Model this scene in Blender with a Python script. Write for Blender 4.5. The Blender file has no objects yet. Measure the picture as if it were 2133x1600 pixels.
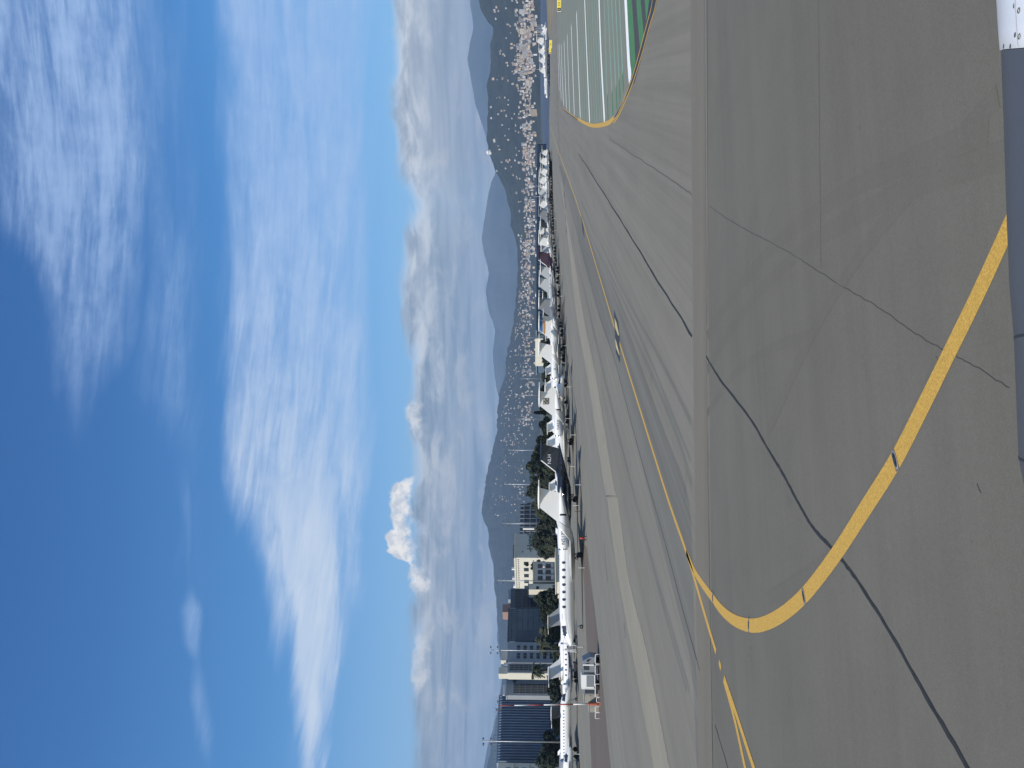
import bpy, bmesh, math, random
from mathutils import Vector, Matrix
R = math.radians
rnd = random.Random(7)
S = bpy.context.scene

# ------------------------------------------------------------------ camera
EYE = Vector((0, 0, 7.7)); F = 1611.0; PITCH = math.atan(54.5 / F)
fw = Vector((0, math.cos(PITCH), math.sin(PITCH))); up = Vector((0, -math.sin(PITCH), math.cos(PITCH))); rt = Vector((1, 0, 0))
cd = bpy.data.cameras.new("camera"); cam = bpy.data.objects.new("camera", cd); S.collection.objects.link(cam)
cd.sensor_width = 36; cd.lens = F / 2133 * 36; cd.clip_start = 0.1; cd.clip_end = 80000
m = Matrix.Identity(4)
cx, cy, cz = -up, rt, -fw          # the phone was held on its side: the picture's right is the world's down
for i in range(3):
    m[i][0], m[i][1], m[i][2], m[i][3] = cx[i], cy[i], cz[i], EYE[i]
cam.matrix_world = m
S.camera = cam

# ------------------------------------------------------------------ light
SUN_EL = R(42)     # the sun stands behind the viewer's left shoulder
ts = Vector((-0.68 * math.cos(SUN_EL), -0.733 * math.cos(SUN_EL), math.sin(SUN_EL))).normalized()
sd = bpy.data.lights.new("sun", 'SUN'); sd.energy = 4.5; sd.angle = R(0.5); sd.color = (1.0, 0.92, 0.80)
so = bpy.data.objects.new("sun", sd); S.collection.objects.link(so)
so.rotation_euler = ts.to_track_quat('Z', 'Y').to_euler()
S.view_settings.view_transform = 'Standard'; S.view_settings.look = 'None'
S.view_settings.exposure = 0.12; S.view_settings.gamma = 1.0; S.view_settings.use_curve_mapping = False

def ray(px, py):
    """direction of a spot of the photograph (2133x1600, lying on its side)"""
    return fw + rt * ((800 - py) / F) + up * (-(px - 1066.5) / F)
def azel(px, py):
    d = ray(px, py)
    return math.degrees(math.atan2(d.x, d.y)), math.degrees(math.atan2(d.z, math.hypot(d.x, d.y)))
def P(px, py, z=0.0):
    d = ray(px, py); k = (z - EYE.z) / d.z
    p = EYE + d * k; p.z = z
    return p
def at(px, py, Y):
    d = ray(px, py); return EYE + d * (Y / d.y)
XH = 1121.0

# ------------------------------------------------------------------ sky
W = bpy.data.worlds.new("World"); S.world = W; W.use_nodes = True
nt = W.node_tree; N = nt.nodes; LK = nt.links
for n in list(N): N.remove(n)
def nd(t, **k):
    n = N.new(t)
    for a, b in k.items(): setattr(n, a, b)
    return n
def put(sock, v):
    if hasattr(v, 'is_linked'): LK.new(v, sock)
    else: sock.default_value = v
def mth(op, a, b=0.0, c=None, clamp=False):
    n = nd('ShaderNodeMath', operation=op, use_clamp=clamp); put(n.inputs[0], a); put(n.inputs[1], b)
    if c is not None: put(n.inputs[2], c)
    return n.outputs[0]
def vec(x, y, z=0.0):
    n = nd('ShaderNodeCombineXYZ'); put(n.inputs[0], x); put(n.inputs[1], y); put(n.inputs[2], z); return n.outputs[0]
def noise(v, scale, detail=6, rough=0.55, dist=0.0):
    n = nd('ShaderNodeTexNoise'); LK.new(v, n.inputs['Vector']); n.inputs['Scale'].default_value = scale
    n.inputs['Detail'].default_value = detail; n.inputs['Roughness'].default_value = rough; n.inputs['Distortion'].default_value = dist
    return n.outputs['Fac']
def smooth(v, a, b):
    n = nd('ShaderNodeMapRange', interpolation_type='SMOOTHSTEP'); put(n.inputs['Value'], v)
    n.inputs['From Min'].default_value = a; n.inputs['From Max'].default_value = b; return n.outputs['Result']
def mixc(f, a, b):
    n = nd('ShaderNodeMix', data_type='RGBA'); put(n.inputs[0], f)
    for s, v in ((n.inputs[6], a), (n.inputs[7], b)):
        if hasattr(v, 'is_linked'): LK.new(v, s)
        else: s.default_value = (*v, 1)
    return n.outputs[2]
tc = nd('ShaderNodeTexCoord'); sx = nd('ShaderNodeSeparateXYZ'); LK.new(tc.outputs['Generated'], sx.inputs[0])
X_, Y_, Z_ = sx.outputs
az = mth('MULTIPLY', mth('ARCTAN2', X_, Y_), 57.29578); el = mth('MULTIPLY', mth('ARCSINE', Z_), 57.29578)
azn = mth('MULTIPLY_ADD', az, 1 / 90, 0.5)
sky = nd('ShaderNodeTexSky', sky_type='NISHITA'); sky.sun_disc = False
sky.sun_elevation = SUN_EL; sky.sun_rotation = math.atan2(ts.x, ts.y)
sky.air_density = 1.0; sky.dust_density = 0.7; sky.ozone_density = 2.2; sky.altitude = 0
SKY = 0.085
base = nd('ShaderNodeVectorMath', operation='SCALE'); LK.new(sky.outputs[0], base.inputs[0]); base.inputs[3].default_value = SKY
hs = nd('ShaderNodeHueSaturation'); hs.inputs['Saturation'].default_value = 1.25; hs.inputs['Value'].default_value = 1.0
LK.new(base.outputs[0], hs.inputs['Color'])
_gain = nd('ShaderNodeVectorMath', operation='MULTIPLY'); LK.new(hs.outputs['Color'], _gain.inputs[0]); LK.new(mixc(smooth(el, 36.0, 17.0), (0.67, 1.14, 1.50), (0.92, 1.44, 1.64)), _gain.inputs[1]); col = _gain.outputs[0]

def layer(rows, warp, wamt, soft_t, soft_b):
    """rows: (photo row, column of upper edge, column of lower edge, density) -> cover 0..1 and height inside the bank"""
    rows = sorted(rows, key=lambda r: -r[0])
    ramp = nd('ShaderNodeValToRGB'); LK.new(azn, ramp.inputs[0]); e = ramp.color_ramp.elements
    while len(e) > 1: e.remove(e[0])
    first = True
    for (py, t, b, dn) in rows:
        a = azel((t + b) / 2, py)[0]; et = azel(t, py)[1] / 60; eb = azel(b, py)[1] / 60
        k = e[0] if first else e.new(a / 90 + 0.5)
        if first: k.position = a / 90 + 0.5
        first = False
        k.color = (et, eb, dn, 1)
    sp = nd('ShaderNodeSeparateColor'); LK.new(ramp.outputs[0], sp.inputs[0])
    T = mth('MULTIPLY', sp.outputs[0], 60); B = mth('MULTIPLY', sp.outputs[1], 60)
    e2 = mth('ADD', el, mth('MULTIPLY', mth('SUBTRACT', warp, 0.5), wamt))
    a = mth('DIVIDE', mth('SUBTRACT', T, e2), soft_t, clamp=True); b = mth('DIVIDE', mth('SUBTRACT', e2, B), soft_b, clamp=True)
    mk = mth('MULTIPLY', smooth(a, 0, 1), smooth(b, 0, 1))
    h = mth('DIVIDE', mth('SUBTRACT', e2, B), mth('MAXIMUM', mth('SUBTRACT', T, B), 0.2), clamp=True)
    return mth('MULTIPLY', mk, sp.outputs[2]), h, mk
# feathery high streaks
shear = mth('MULTIPLY_ADD', az, 0.10, el)
st1 = noise(vec(mth('MULTIPLY', az, 0.045), mth('MULTIPLY', shear, 0.28)), 1.0, 9, 0.6, 0.7)
st2 = noise(vec(mth('MULTIPLY', az, 0.085), mth('MULTIPLY', shear, 0.62), 3.1), 1.0, 8, 0.58, 0.7)
st3 = noise(vec(mth('MULTIPLY', az, 0.55), mth('MULTIPLY', el, 0.6), 7.7), 1.0, 8, 0.65, 0.4)
fea = mth('ADD', mth('MULTIPLY', st2, 0.84), mth('MULTIPLY', st3, 0.16))
st4 = noise(vec(mth('MULTIPLY', az, 0.16), mth('MULTIPLY', shear, 1.7), 9.4), 1.0, 9, 0.66, 0.5)
fea = mth('ADD', mth('MULTIPLY', fea, 0.62), mth('MULTIPLY', st4, 0.38))
texA = smooth(fea, 0.36, 0.63)
A1, _, _ = layer([(-300, -190, 340, .95), (0, -170, 335, .95), (150, -140, 345, .92), (300, -100, 350, .88), (450, -30, 340, .78), (600, 55, 300, .7), (750, 75, 260, .62), (880, 110, 215, .5), (1000, 150, 185, .0), (1200, 160, 180, 0)], st1, 7.0, 2.6, 3.4)
A2, _, _ = layer([(-300, 200, 410, .5), (0, 220, 400, .5), (300, 240, 410, .5), (600, 230, 430, .5), (800, 240, 430, .42), (950, 330, 430, .3), (1150, 350, 440, .3), (1250, 365, 440, .5), (1330, 380, 440, .2), (1450, 385, 450, .45), (1560, 395, 440, .1), (1700, 390, 440, .0)], st1, 7.0, 3.2, 3.2)
B1, hB, _ = layer([(-300, 410, 800, .9), (0, 425, 800, .9), (200, 435, 795, .92), (400, 440, 795, .95), (600, 440, 790, .97), (800, 445, 790, .98), (950, 455, 790, 1), (1050, 470, 790, 1), (1150, 495, 770, .97), (1250, 530, 745, .92), (1350, 565, 720, .88), (1450, 592, 695, .85), (1600, 605, 685, .9), (1900, 610, 690, .7)], st1, 6.0, 2.4, 2.2)
B2, _, _ = layer([(900, 500, 745, 0), (1000, 520, 740, .8), (1100, 545, 735, .95), (1200, 566, 728, 1), (1300, 578, 718, 1), (1400, 592, 708, 1), (1500, 603, 694, 1), (1600, 611, 684, 1), (1800, 625, 665, .7), (1900, 640, 650, 0)], st2, 3.0, 1.4, 1.4)
A3, _, _ = layer([(930, 370, 400, 0), (1050, 368, 404, .4), (1150, 378, 406, .34), (1220, 385, 412, .2), (1270, 370, 432, .6), (1340, 374, 432, .55), (1380, 395, 436, .25), (1450, 390, 446, .55), (1520, 400, 450, .42), (1600, 415, 445, .12), (1700, 420, 440, 0)], st2, 1.6, 0.8, 0.8)
hiA = mth('MULTIPLY', mth('MAXIMUM', A1, mth('MULTIPLY', A2, 0.95)), mth('MULTIPLY_ADD', texA, 0.78, 0.17), clamp=True)
hiA = mth('MAXIMUM', hiA, mth('MULTIPLY', A3, mth('MULTIPLY_ADD', texA, 0.5, 0.4)))
hiB = mth('MULTIPLY', B1, mth('MULTIPLY_ADD', smooth(fea, 0.34, 0.64), 0.62, 0.40), clamp=True)
hiB = mth('MAXIMUM', mth('MULTIPLY', hiB, 0.92), mth('MULTIPLY', B2, mth('MULTIPLY_ADD', smooth(fea, 0.28, 0.66), 0.35, 0.72)), clamp=True); hi = mth('MAXIMUM', hiA, hiB)
# pale veil towards the skyline
veil = mth('MULTIPLY', smooth(el, 19.0, 5.0), 0.5)
col = mixc(veil, col, (0.38, 0.55, 0.76))
col = mixc(mth('MULTIPLY', hi, 0.86), col, mixc(mth('MULTIPLY', hiB, smooth(az, 18.0, -14.0)), mixc(st3, (0.33, 0.49, 0.80), (0.50, 0.65, 0.90)), (0.68, 0.76, 0.86)))
# low bank of stratocumulus over the hills
lump = noise(vec(mth('MULTIPLY', az, 0.26), mth('MULTIPLY', el, 0.66), 11.0), 1.0, 9, 0.62, 0.35)
lump2 = noise(vec(mth('MULTIPLY', az, 0.075), mth('MULTIPLY', el, 1.05), 5.0), 1.0, 9, 0.62, 0.5)
C1, hC, _ = layer([(-300, 810, 1130, 1), (0, 806, 1130, 1), (160, 803, 1130, 1), (330, 815, 1130, 1), (420, 845, 1130, .85), (520, 828, 1130, .97), (620, 822, 1130, .95), (720, 840, 1130, .95), (820, 845, 1130, .95), (900, 842, 1130, .97), (1000, 846, 1130, 1), (1160, 850, 1130, 1), (1250, 848, 1130, 1), (1420, 845, 1130, .97), (1600, 850, 1130, .97), (1900, 850, 1130, .95)], lump, 2.7, 1.15, 1.0)
toplit = mth('MULTIPLY', smooth(hC, 0.60, 0.98), smooth(lump, 0.36, 0.62))
right_lit = smooth(az, -2.0, 20.0)
grey = mixc(smooth(lump2, 0.34, 0.66), (0.21, 0.26, 0.32), (0.44, 0.48, 0.52))
grey = mixc(mth('MULTIPLY', right_lit, 0.35), grey, (0.52, 0.54, 0.56))
warm = mth('MULTIPLY', smooth(lump, 0.50, 0.68), mth('MULTIPLY', smooth(hC, 0.12, 0.35), 0.48))
grey = mixc(warm, grey, (0.74, 0.68, 0.61))
ccol = mixc(mth('MULTIPLY', mth('MULTIPLY', toplit, smooth(az, -34.0, 12.0)), 0.92), grey, (0.84, 0.85, 0.85))
col = mixc(mth('MULTIPLY', C1, 0.95), col, ccol)
# one bright cumulus tower and its smaller neighbours
puff = noise(vec(mth('MULTIPLY', az, 1.2), mth('MULTIPLY', el, 1.2), 2.0), 1.0, 8, 0.62, 0.25)
D1, hD, mD = layer([(930, 880, 881, 0), (985, 862, 872, 0), (1005, 825, 866, 1), (1030, 808, 864, .95), (1060, 810, 864, .95), (1090, 814, 862, .95), (1120, 800, 864, 1), (1150, 802, 866, 1), (1166, 835, 866, 1), (1180, 852, 880, .9), (1215, 850, 905, .9), (1250, 868, 900, 0), (1300, 870, 880, 0)], puff, 1.7, 0.28, 0.75)
D2, _, _ = layer([(820, 870, 880, 0), (850, 838, 886, .9), (890, 850, 890, .85), (925, 862, 880, 0), (1290, 880, 890, 0), (1330, 858, 905, .6), (1420, 850, 905, .7), (1470, 870, 890, 0)], puff, 1.5, 0.35, 1.0)
pc = mixc(smooth(puff, 0.38, 0.62), (0.66, 0.68, 0.70), (1.05, 1.0, 0.92))
col = mixc(D1, col, pc); col = mixc(mth('MULTIPLY', D2, 0.75), col, pc)
bg = nd('ShaderNodeBackground'); LK.new(col, bg.inputs[0]); bg.inputs[1].default_value = 1.0
ow = nd('ShaderNodeOutputWorld'); LK.new(bg.outputs[0], ow.inputs[0])

# ------------------------------------------------------------------ helpers
def mat(name, c, rough=0.6, metal=0.0, var=0.0, scale=1.0, c2=None, stretch=(1, 1, 1), bump=0.0, coat=0.0, detail=6, rot=0.0):
    M = bpy.data.materials.new(name); M.use_nodes = True; t = M.node_tree; b = t.nodes['Principled BSDF']
    b.inputs['Base Color'].default_value = (*c, 1); b.inputs['Roughness'].default_value = rough; b.inputs['Metallic'].default_value = metal
    if coat: b.inputs['Coat Weight'].default_value = coat; b.inputs['Coat Roughness'].default_value = 0.08
    if var or c2 or bump:
        tcn = t.nodes.new('ShaderNodeTexCoord'); mp = t.nodes.new('ShaderNodeMapping'); mp.inputs['Scale'].default_value = stretch
        mp.inputs['Rotation'].default_value = (0, 0, rot)
        t.links.new(tcn.outputs['Object'], mp.inputs[0])
        no = t.nodes.new('ShaderNodeTexNoise'); no.inputs['Scale'].default_value = scale; no.inputs['Detail'].default_value = detail; no.inputs['Roughness'].default_value = 0.6
        t.links.new(mp.outputs[0], no.inputs['Vector'])
        rp = t.nodes.new('ShaderNodeValToRGB'); t.links.new(no.outputs['Fac'], rp.inputs[0])
        a = tuple(x * (1 - var) for x in c); d = c2 if c2 else tuple(min(1, x * (1 + var)) for x in c)
        rp.color_ramp.elements[0].position = 0.32; rp.color_ramp.elements[1].position = 0.68
        rp.color_ramp.elements[0].color = (*a, 1); rp.color_ramp.elements[1].color = (*d, 1)
        t.links.new(rp.outputs[0], b.inputs['Base Color'])
        if bump:
            bp = t.nodes.new('ShaderNodeBump'); bp.inputs['Strength'].default_value = bump; bp.inputs['Distance'].default_value = 0.05
            t.links.new(no.outputs['Fac'], bp.inputs['Height']); t.links.new(bp.outputs[0], b.inputs['Normal'])
    return M

class MB:
    def __init__(s): s.v = []; s.f = []; s.sm = False
    def add(s, vs, fs):
        o = len(s.v); s.v += [tuple(v) for v in vs]; s.f += [tuple(i + o for i in f) for f in fs]; return s
    def box(s, c, d, rz=0.0, M=None):
        x, y, z = (k / 2 for k in d); ca, sa = math.cos(rz), math.sin(rz); vs = []
        for k in (-z, z):
            for (a, b) in ((-x, -y), (x, -y), (x, y), (-x, y)):
                vs.append((c[0] + a * ca - b * sa, c[1] + a * sa + b * ca, c[2] + k))
        return s.add(vs, [(0, 3, 2, 1), (4, 5, 6, 7), (0, 1, 5, 4), (1, 2, 6, 5), (2, 3, 7, 6), (3, 0, 4, 7)])
    def loft(s, rings, cap=True):
        n = len(rings[0]); o = len(s.v)
        for r in rings: s.v += [tuple(p) for p in r]
        for i in range(len(rings) - 1):
            for j in range(n):
                a = o + i * n + j; b = o + i * n + (j + 1) % n; s.f.append((a, b, b + n, a + n))
        if cap:
            s.f.append(tuple(o + j for j in range(n))[::-1]); s.f.append(tuple(o + (len(rings) - 1) * n + j for j in range(n)))
        return s
    def tube(s, pts, r, n=8, cap=True):
        pts = [Vector(p) for p in pts]; rr = r if isinstance(r, (list, tuple)) else [r] * len(pts); rings = []
        ref = Vector((0, 0, 1)) if abs((pts[-1] - pts[0]).normalized().z) < 0.9 else Vector((1, 0, 0))
        for i, p in enumerate(pts):
            d = (pts[min(i + 1, len(pts) - 1)] - pts[max(i - 1, 0)]).normalized(); u = d.cross(ref).normalized(); w = d.cross(u)
            rings.append([p + (u * math.cos(t) + w * math.sin(t)) * rr[i] for t in (2 * math.pi * k / n for k in range(n))])
        return s.loft(rings, cap)
    def grid(s, rows):
        n = len(rows[0]); o = len(s.v)
        for r in rows: s.v += [tuple(p) for p in r]
        for i in range(len(rows) - 1):
            for j in range(n - 1):
                a = o + i * n + j; s.f.append((a, a + 1, a + n + 1, a + n))
        return s
    def poly(s, pts): return s.add(pts, [tuple(range(len(pts)))])
    def mesh(s, name, smooth=False, fix=True):
        me = bpy.data.meshes.new(name); me.from_pydata(s.v, [], s.f)
        if fix:
            bm = bmesh.new(); bm.from_mesh(me); bmesh.ops.recalc_face_normals(bm, faces=bm.faces); bm.to_mesh(me); bm.free()
        if smooth: me.polygons.foreach_set('use_smooth', [True] * len(me.polygons))
        me.update(); return me
    def build(s, name, m, parent=None, smooth=False, fix=True):
        me = s.mesh(name, smooth, fix); me.materials.append(m); return link(name, me, parent)
def link(name, me, parent=None):
    o = bpy.data.objects.new(name, me); S.collection.objects.link(o)
    if parent: o.parent = parent
    return o
def tag(o, label=None, cat=None, group=None, kind=None):
    if label: o['label'] = label
    if cat: o['category'] = cat
    if group: o['group'] = group
    if kind: o['kind'] = kind
    return o
def empty(name, loc=(0, 0, 0), rz=0.0, sc=1.0):
    o = bpy.data.objects.new(name, None); S.collection.objects.link(o); o.location = loc; o.rotation_euler = (0, 0, rz); o.scale = (sc, sc, sc)
    o.empty_display_size = 0.5; return o
def copy_tree(o, parent=None):
    c = o.copy(); S.collection.objects.link(c); c.parent = parent
    for ch in list(o.children): copy_tree(ch, c)
    return c
def flatup(o):
    me = o.data; bm = bmesh.new(); bm.from_mesh(me)
    for f in bm.faces:
        f.normal_update()
        if f.normal.z < 0: f.normal_flip()
    bm.to_mesh(me); bm.free(); return o
def text_mesh(body, size, ext=0.004):
    cu = bpy.data.curves.new('lettering', 'FONT'); cu.body = body; cu.size = size; cu.extrude = ext; cu.align_x = 'CENTER'; cu.align_y = 'CENTER'
    cu.resolution_u = 3
    o = bpy.data.objects.new('lettering', cu); S.collection.objects.link(o)
    dg = bpy.context.evaluated_depsgraph_get(); me = bpy.data.meshes.new_from_object(o.evaluated_get(dg))
    bpy.data.objects.remove(o); bpy.data.curves.remove(cu); return me
def spline(pts, n=6):
    pts = [Vector(p) for p in pts]; out = []
    for i in range(len(pts) - 1):
        p0, p1, p2, p3 = pts[max(i - 1, 0)], pts[i], pts[i + 1], pts[min(i + 2, len(pts) - 1)]
        for k in range(n):
            t = k / n; out.append(0.5 * ((2 * p1) + (p2 - p0) * t + (2 * p0 - 5 * p1 + 4 * p2 - p3) * t * t + (3 * p1 - p0 - 3 * p2 + p3) * t ** 3))
    return out + [pts[-1]]
def band(pts, w, z):
    """a painted line on the ground along a centre line, w metres wide (or one width per point)"""
    pts = [Vector((p[0], p[1], z)) for p in pts]; L = []; Rr = []
    for i, p in enumerate(pts):
        d = pts[min(i + 1, len(pts) - 1)] - pts[max(i - 1, 0)]; d.normalize(); nrm = Vector((-d.y, d.x, 0))
        ww = (w[i] if isinstance(w, list) else w) / 2; L.append(p + nrm * ww); Rr.append(p - nrm * ww)
    return [L, Rr]
def line(name, px, w, z, m, curve=6, extra=None):
    g = [P(*p) for p in px]
    if curve: g = spline(g, curve)
    if isinstance(w, tuple): w = [w[0] + (w[1] - w[0]) * i / (len(g) - 1) for i in range(len(g))]
    L, Rr = band(g, w, z); b = MB(); b.grid([L, Rr])
    return flatup(tag(b.build(name, m, fix=False), kind='structure'))
def sheet(name, px, z, m):
    b = MB(); b.poly([P(x, y, z) for x, y in px]); return flatup(tag(b.build(name, m, fix=False), kind='structure'))
def between(name, A, B, z, m, n=5, rag=0.0):
    a = spline([P(*p) for p in A], n); c = spline([P(*p) for p in B], n); b = MB(); r = random.Random(len(A))
    if rag:
        for q in a + c: q.x += r.uniform(-rag, rag); q.y += r.uniform(-rag, rag)
    b.grid([[Vector((p.x, p.y, z)) for p in a], [Vector((p.x, p.y, z)) for p in c]])
    return flatup(tag(b.build(name, m, fix=False), kind='structure'))

# ------------------------------------------------------------------ ground
TD = R(90 - 21.2)                               # heading of the taxiway
def asphalt(name, c, streak=0.0, blot=0.10, rot=0.0, rough=0.92, spk=0.10):
    M = bpy.data.materials.new(name); M.use_nodes = True; t = M.node_tree; b = t.nodes['Principled BSDF']; L = t.links.new
    b.inputs['Roughness'].default_value = rough; b.inputs['Specular IOR Level'].default_value = 0.25
    g = t.nodes.new('ShaderNodeNewGeometry')
    def nz(scale, detail, stretch=(1, 1, 1), rough=0.6, dist=0.0):
        mp = t.nodes.new('ShaderNodeMapping'); mp.inputs['Rotation'].default_value = (0, 0, -rot); mp.vector_type = 'TEXTURE' if False else 'POINT'
        L(g.outputs['Position'], mp.inputs[0])
        sc_ = t.nodes.new('ShaderNodeVectorMath'); sc_.operation = 'MULTIPLY'; sc_.inputs[1].default_value = stretch; L(mp.outputs[0], sc_.inputs[0])
        n = t.nodes.new('ShaderNodeTexNoise'); n.inputs['Scale'].default_value = scale; n.inputs['Detail'].default_value = detail
        n.inputs['Roughness'].default_value = rough; n.inputs['Distortion'].default_value = dist; L(sc_.outputs[0], n.inputs['Vector']); return n.outputs['Fac']
    def ma(op, a, bb, cc=None):
        n = t.nodes.new('ShaderNodeMath'); n.operation = op
        for i, v in enumerate((a, bb, cc)):
            if v is None: continue
            if hasattr(v, 'is_linked'): L(v, n.inputs[i])
            else: n.inputs[i].default_value = v
        return n.outputs[0]
    f = ma('MULTIPLY_ADD', ma('SUBTRACT', nz(0.09, 6), 0.5), blot * 4, 1.0)
    f = ma('ADD', f, ma('MULTIPLY', ma('SUBTRACT', nz(0.5, 5, dist=0.6), 0.5), blot * 1.5))
    f = ma('ADD', f, ma('MULTIPLY', ma('SUBTRACT', nz(28, 3), 0.5), spk * 4.5))
    f = ma('ADD', f, ma('MULTIPLY', ma('SUBTRACT', nz(7, 2), 0.5), spk * 1.6))
    st = t.nodes.new('ShaderNodeMapRange'); st.interpolation_type = 'SMOOTHSTEP'; L(nz(0.33, 7, rough=0.7, dist=0.5), st.inputs['Value']); st.inputs['From Min'].default_value = 0.62; st.inputs['From Max'].default_value = 0.74
    f = ma('SUBTRACT', f, ma('MULTIPLY', st.outputs['Result'], 0.14))
    sp_ = t.nodes.new('ShaderNodeMapRange'); sp_.interpolation_type = 'SMOOTHSTEP'; L(nz(2.2, 3, rough=0.5), sp_.inputs['Value']); sp_.inputs['From Min'].default_value = 0.73; sp_.inputs['From Max'].default_value = 0.80
    f = ma('SUBTRACT', f, ma('MULTIPLY', sp_.outputs['Result'], 0.25))
    if streak:
        f = ma('ADD', f, ma('MULTIPLY', ma('SUBTRACT', nz(1.0, 5, (0.012, 0.55, 1), 0.65, 0.25), 0.5), streak * 4))
        f = ma('ADD', f, ma('MULTIPLY', ma('SUBTRACT', nz(1.0, 4, (0.03, 2.4, 1), 0.6, 0.2), 0.5), streak * 2))
    v = t.nodes.new('ShaderNodeVectorMath'); v.operation = 'SCALE'; v.inputs[0].default_value = c; L(f, v.inputs[3])
    L(v.outputs[0], b.inputs['Base Color'])
    bp = t.nodes.new('ShaderNodeBump'); bp.inputs['Strength'].default_value = 0.25; bp.inputs['Distance'].default_value = 0.01
    L(nz(40, 2), bp.inputs['Height']); L(bp.outputs[0], b.inputs['Normal'])
    return M
A_NEAR = asphalt('near_asphalt', (0.141, 0.1325, 0.108), 0.06, 0.10, R(10), spk=0.11)
A_TAXI = asphalt('taxiway_asphalt', (0.190, 0.177, 0.143), 0.15, 0.05, TD, spk=0.05)
A_LANE = asphalt('worn_lane_asphalt', (0.153, 0.147, 0.124), 0.20, 0.05, TD, spk=0.05)
A_PATCH = asphalt('brown_patch_asphalt', (0.170, 0.154, 0.122), 0.07, 0.05, R(0), spk=0.06)
A_APRON = asphalt('apron_asphalt', (0.197, 0.186, 0.151), 0.14, 0.06, TD, spk=0.05)
A_RED = asphalt('reddish_asphalt', (0.134, 0.110, 0.090), 0.12, 0.06, R(0), spk=0.05)
A_DARK = asphalt('fresh_dark_asphalt', (0.070, 0.070, 0.072), 0.04, 0.05, TD, spk=0.08)
CONC = asphalt('strip_concrete', (0.260, 0.238, 0.184), 0.08, 0.06, TD, spk=0.06)
LAND = mat('land', (0.055, 0.062, 0.040), 0.95, var=0.25, scale=0.01)
YEL = mat('yellow_paint', (0.55, 0.33, 0.055), 0.8, var=0.30, scale=26, c2=(0.66, 0.40, 0.08), detail=9)
YEL2 = mat('pale_yellow_paint', (0.50, 0.42, 0.20), 0.8, var=0.12, scale=3)
WHITEP = mat('white_paint', (0.82, 0.82, 0.77), 0.8, var=0.07, scale=2)
BLACKP = mat('black_paint', (0.035, 0.037, 0.042), 0.75, var=0.2, scale=3)
TAR = mat('tar_seal', (0.020, 0.022, 0.023), 0.85, var=0.3, scale=4)
GREENP = asphalt('pale_green_paint', (0.195, 0.208, 0.165), 0.06, 0.07, R(0), spk=0.05)
GLINE = mat('mint_paint', (0.20, 0.33, 0.235), 0.85, var=0.10, scale=1)
GLINE2 = mat('green_paint', (0.06, 0.19, 0.075), 0.85, var=0.15, scale=1)
GRASS = mat('dry_grass', (0.20, 0.18, 0.085), 0.95, var=0.35, scale=0.05, c2=(0.30, 0.24, 0.14))
SEAM = bpy.data.materials.new('sea_water'); SEAM.use_nodes = True
_b = SEAM.node_tree.nodes['Principled BSDF']; _b.inputs['Base Color'].default_value = (0.060, 0.075, 0.105, 1); _b.inputs['Roughness'].default_value = 0.6
_n = SEAM.node_tree.nodes.new('ShaderNodeTexNoise'); _n.inputs['Scale'].default_value = 0.4; _n.inputs['Detail'].default_value = 5
_g = SEAM.node_tree.nodes.new('ShaderNodeNewGeometry'); SEAM.node_tree.links.new(_g.outputs['Position'], _n.inputs['Vector'])
_bp = SEAM.node_tree.nodes.new('ShaderNodeBump'); _bp.inputs['Strength'].default_value = 0.8; _bp.inputs['Distance'].default_value = 0.5
SEAM.node_tree.links.new(_n.outputs['Fac'], _bp.inputs['Height']); SEAM.node_tree.links.new(_bp.outputs[0], _b.inputs['Normal'])

b = MB(); b.poly([(-15000, -900, -0.02), (15000, -900, -0.02), (15000, 15500, -0.02), (-15000, 15500, -0.02)])
flatup(tag(b.build('ground', LAND, fix=False), kind='structure'))
b = MB(); b.poly([(-420, -300, 0), (700, -300, 0), (700, 380, 0), (300, 600, 0), (40, 470, 0), (-420, 250, 0)])
flatup(tag(b.build('apron', A_APRON, fix=False), kind='structure'))
# sea beyond the field, right of the row of jets
b = MB(); b.poly([(70, 640, 0.0), (215, 520, 0), (330, 620, 0), (900, 560, 0), (4200, 900, 0), (4200, 3400, 0), (1050, 2650, 0), (430, 1350, 0), (180, 950, 0)])
flatup(tag(b.build('sea', SEAM, fix=False), kind='structure'))
# taxiway, its worn lane, the near apron and the strip of brown asphalt across
sheet('taxiway', [(1153, 200), (1163, 330), (1181, 430), (1198, 550), (1216, 662), (1253, 850), (1300, 1100), (1349, 1350), (1396, 1600), (1420, 1800), (1470, 1800), (1470, 1600), (1466, 800), (1462, -200), (1180, -200), (1160, 120)], 0.004, A_TAXI)
between('worn_lane', [(1164, 345), (1200, 480), (1243, 640), (1283, 760), (1320, 900), (1365, 1080), (1405, 1240), (1440, 1390), (1452, 1600), (1465, 1750)],
        [(1170, 345), (1222, 480), (1290, 640), (1335, 760), (1385, 900), (1430, 1020), (1442, 1150), (1446, 1300), (1460, 1600), (1472, 1750)], 0.008, A_LANE)
b = MB(); b.poly([P(1468, -300, 0.004), P(1478, 900, 0.004), P(1487, 1900, 0.004), (-60, -25, 0.004), (80, -25, 0.004)])
flatup(tag(b.build('near_apron', A_NEAR, fix=False), kind='structure'))
between('brown_patch_strip', [(1437, -200), (1441, 300), (1445, 800), (1450, 1200), (1455, 1600), (1458, 1800)], [(1467, -200), (1470, 300), (1473, 800), (1478, 1200), (1485, 1600), (1489, 1800)], 0.012, A_PATCH, 16, 0.035)
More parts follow.
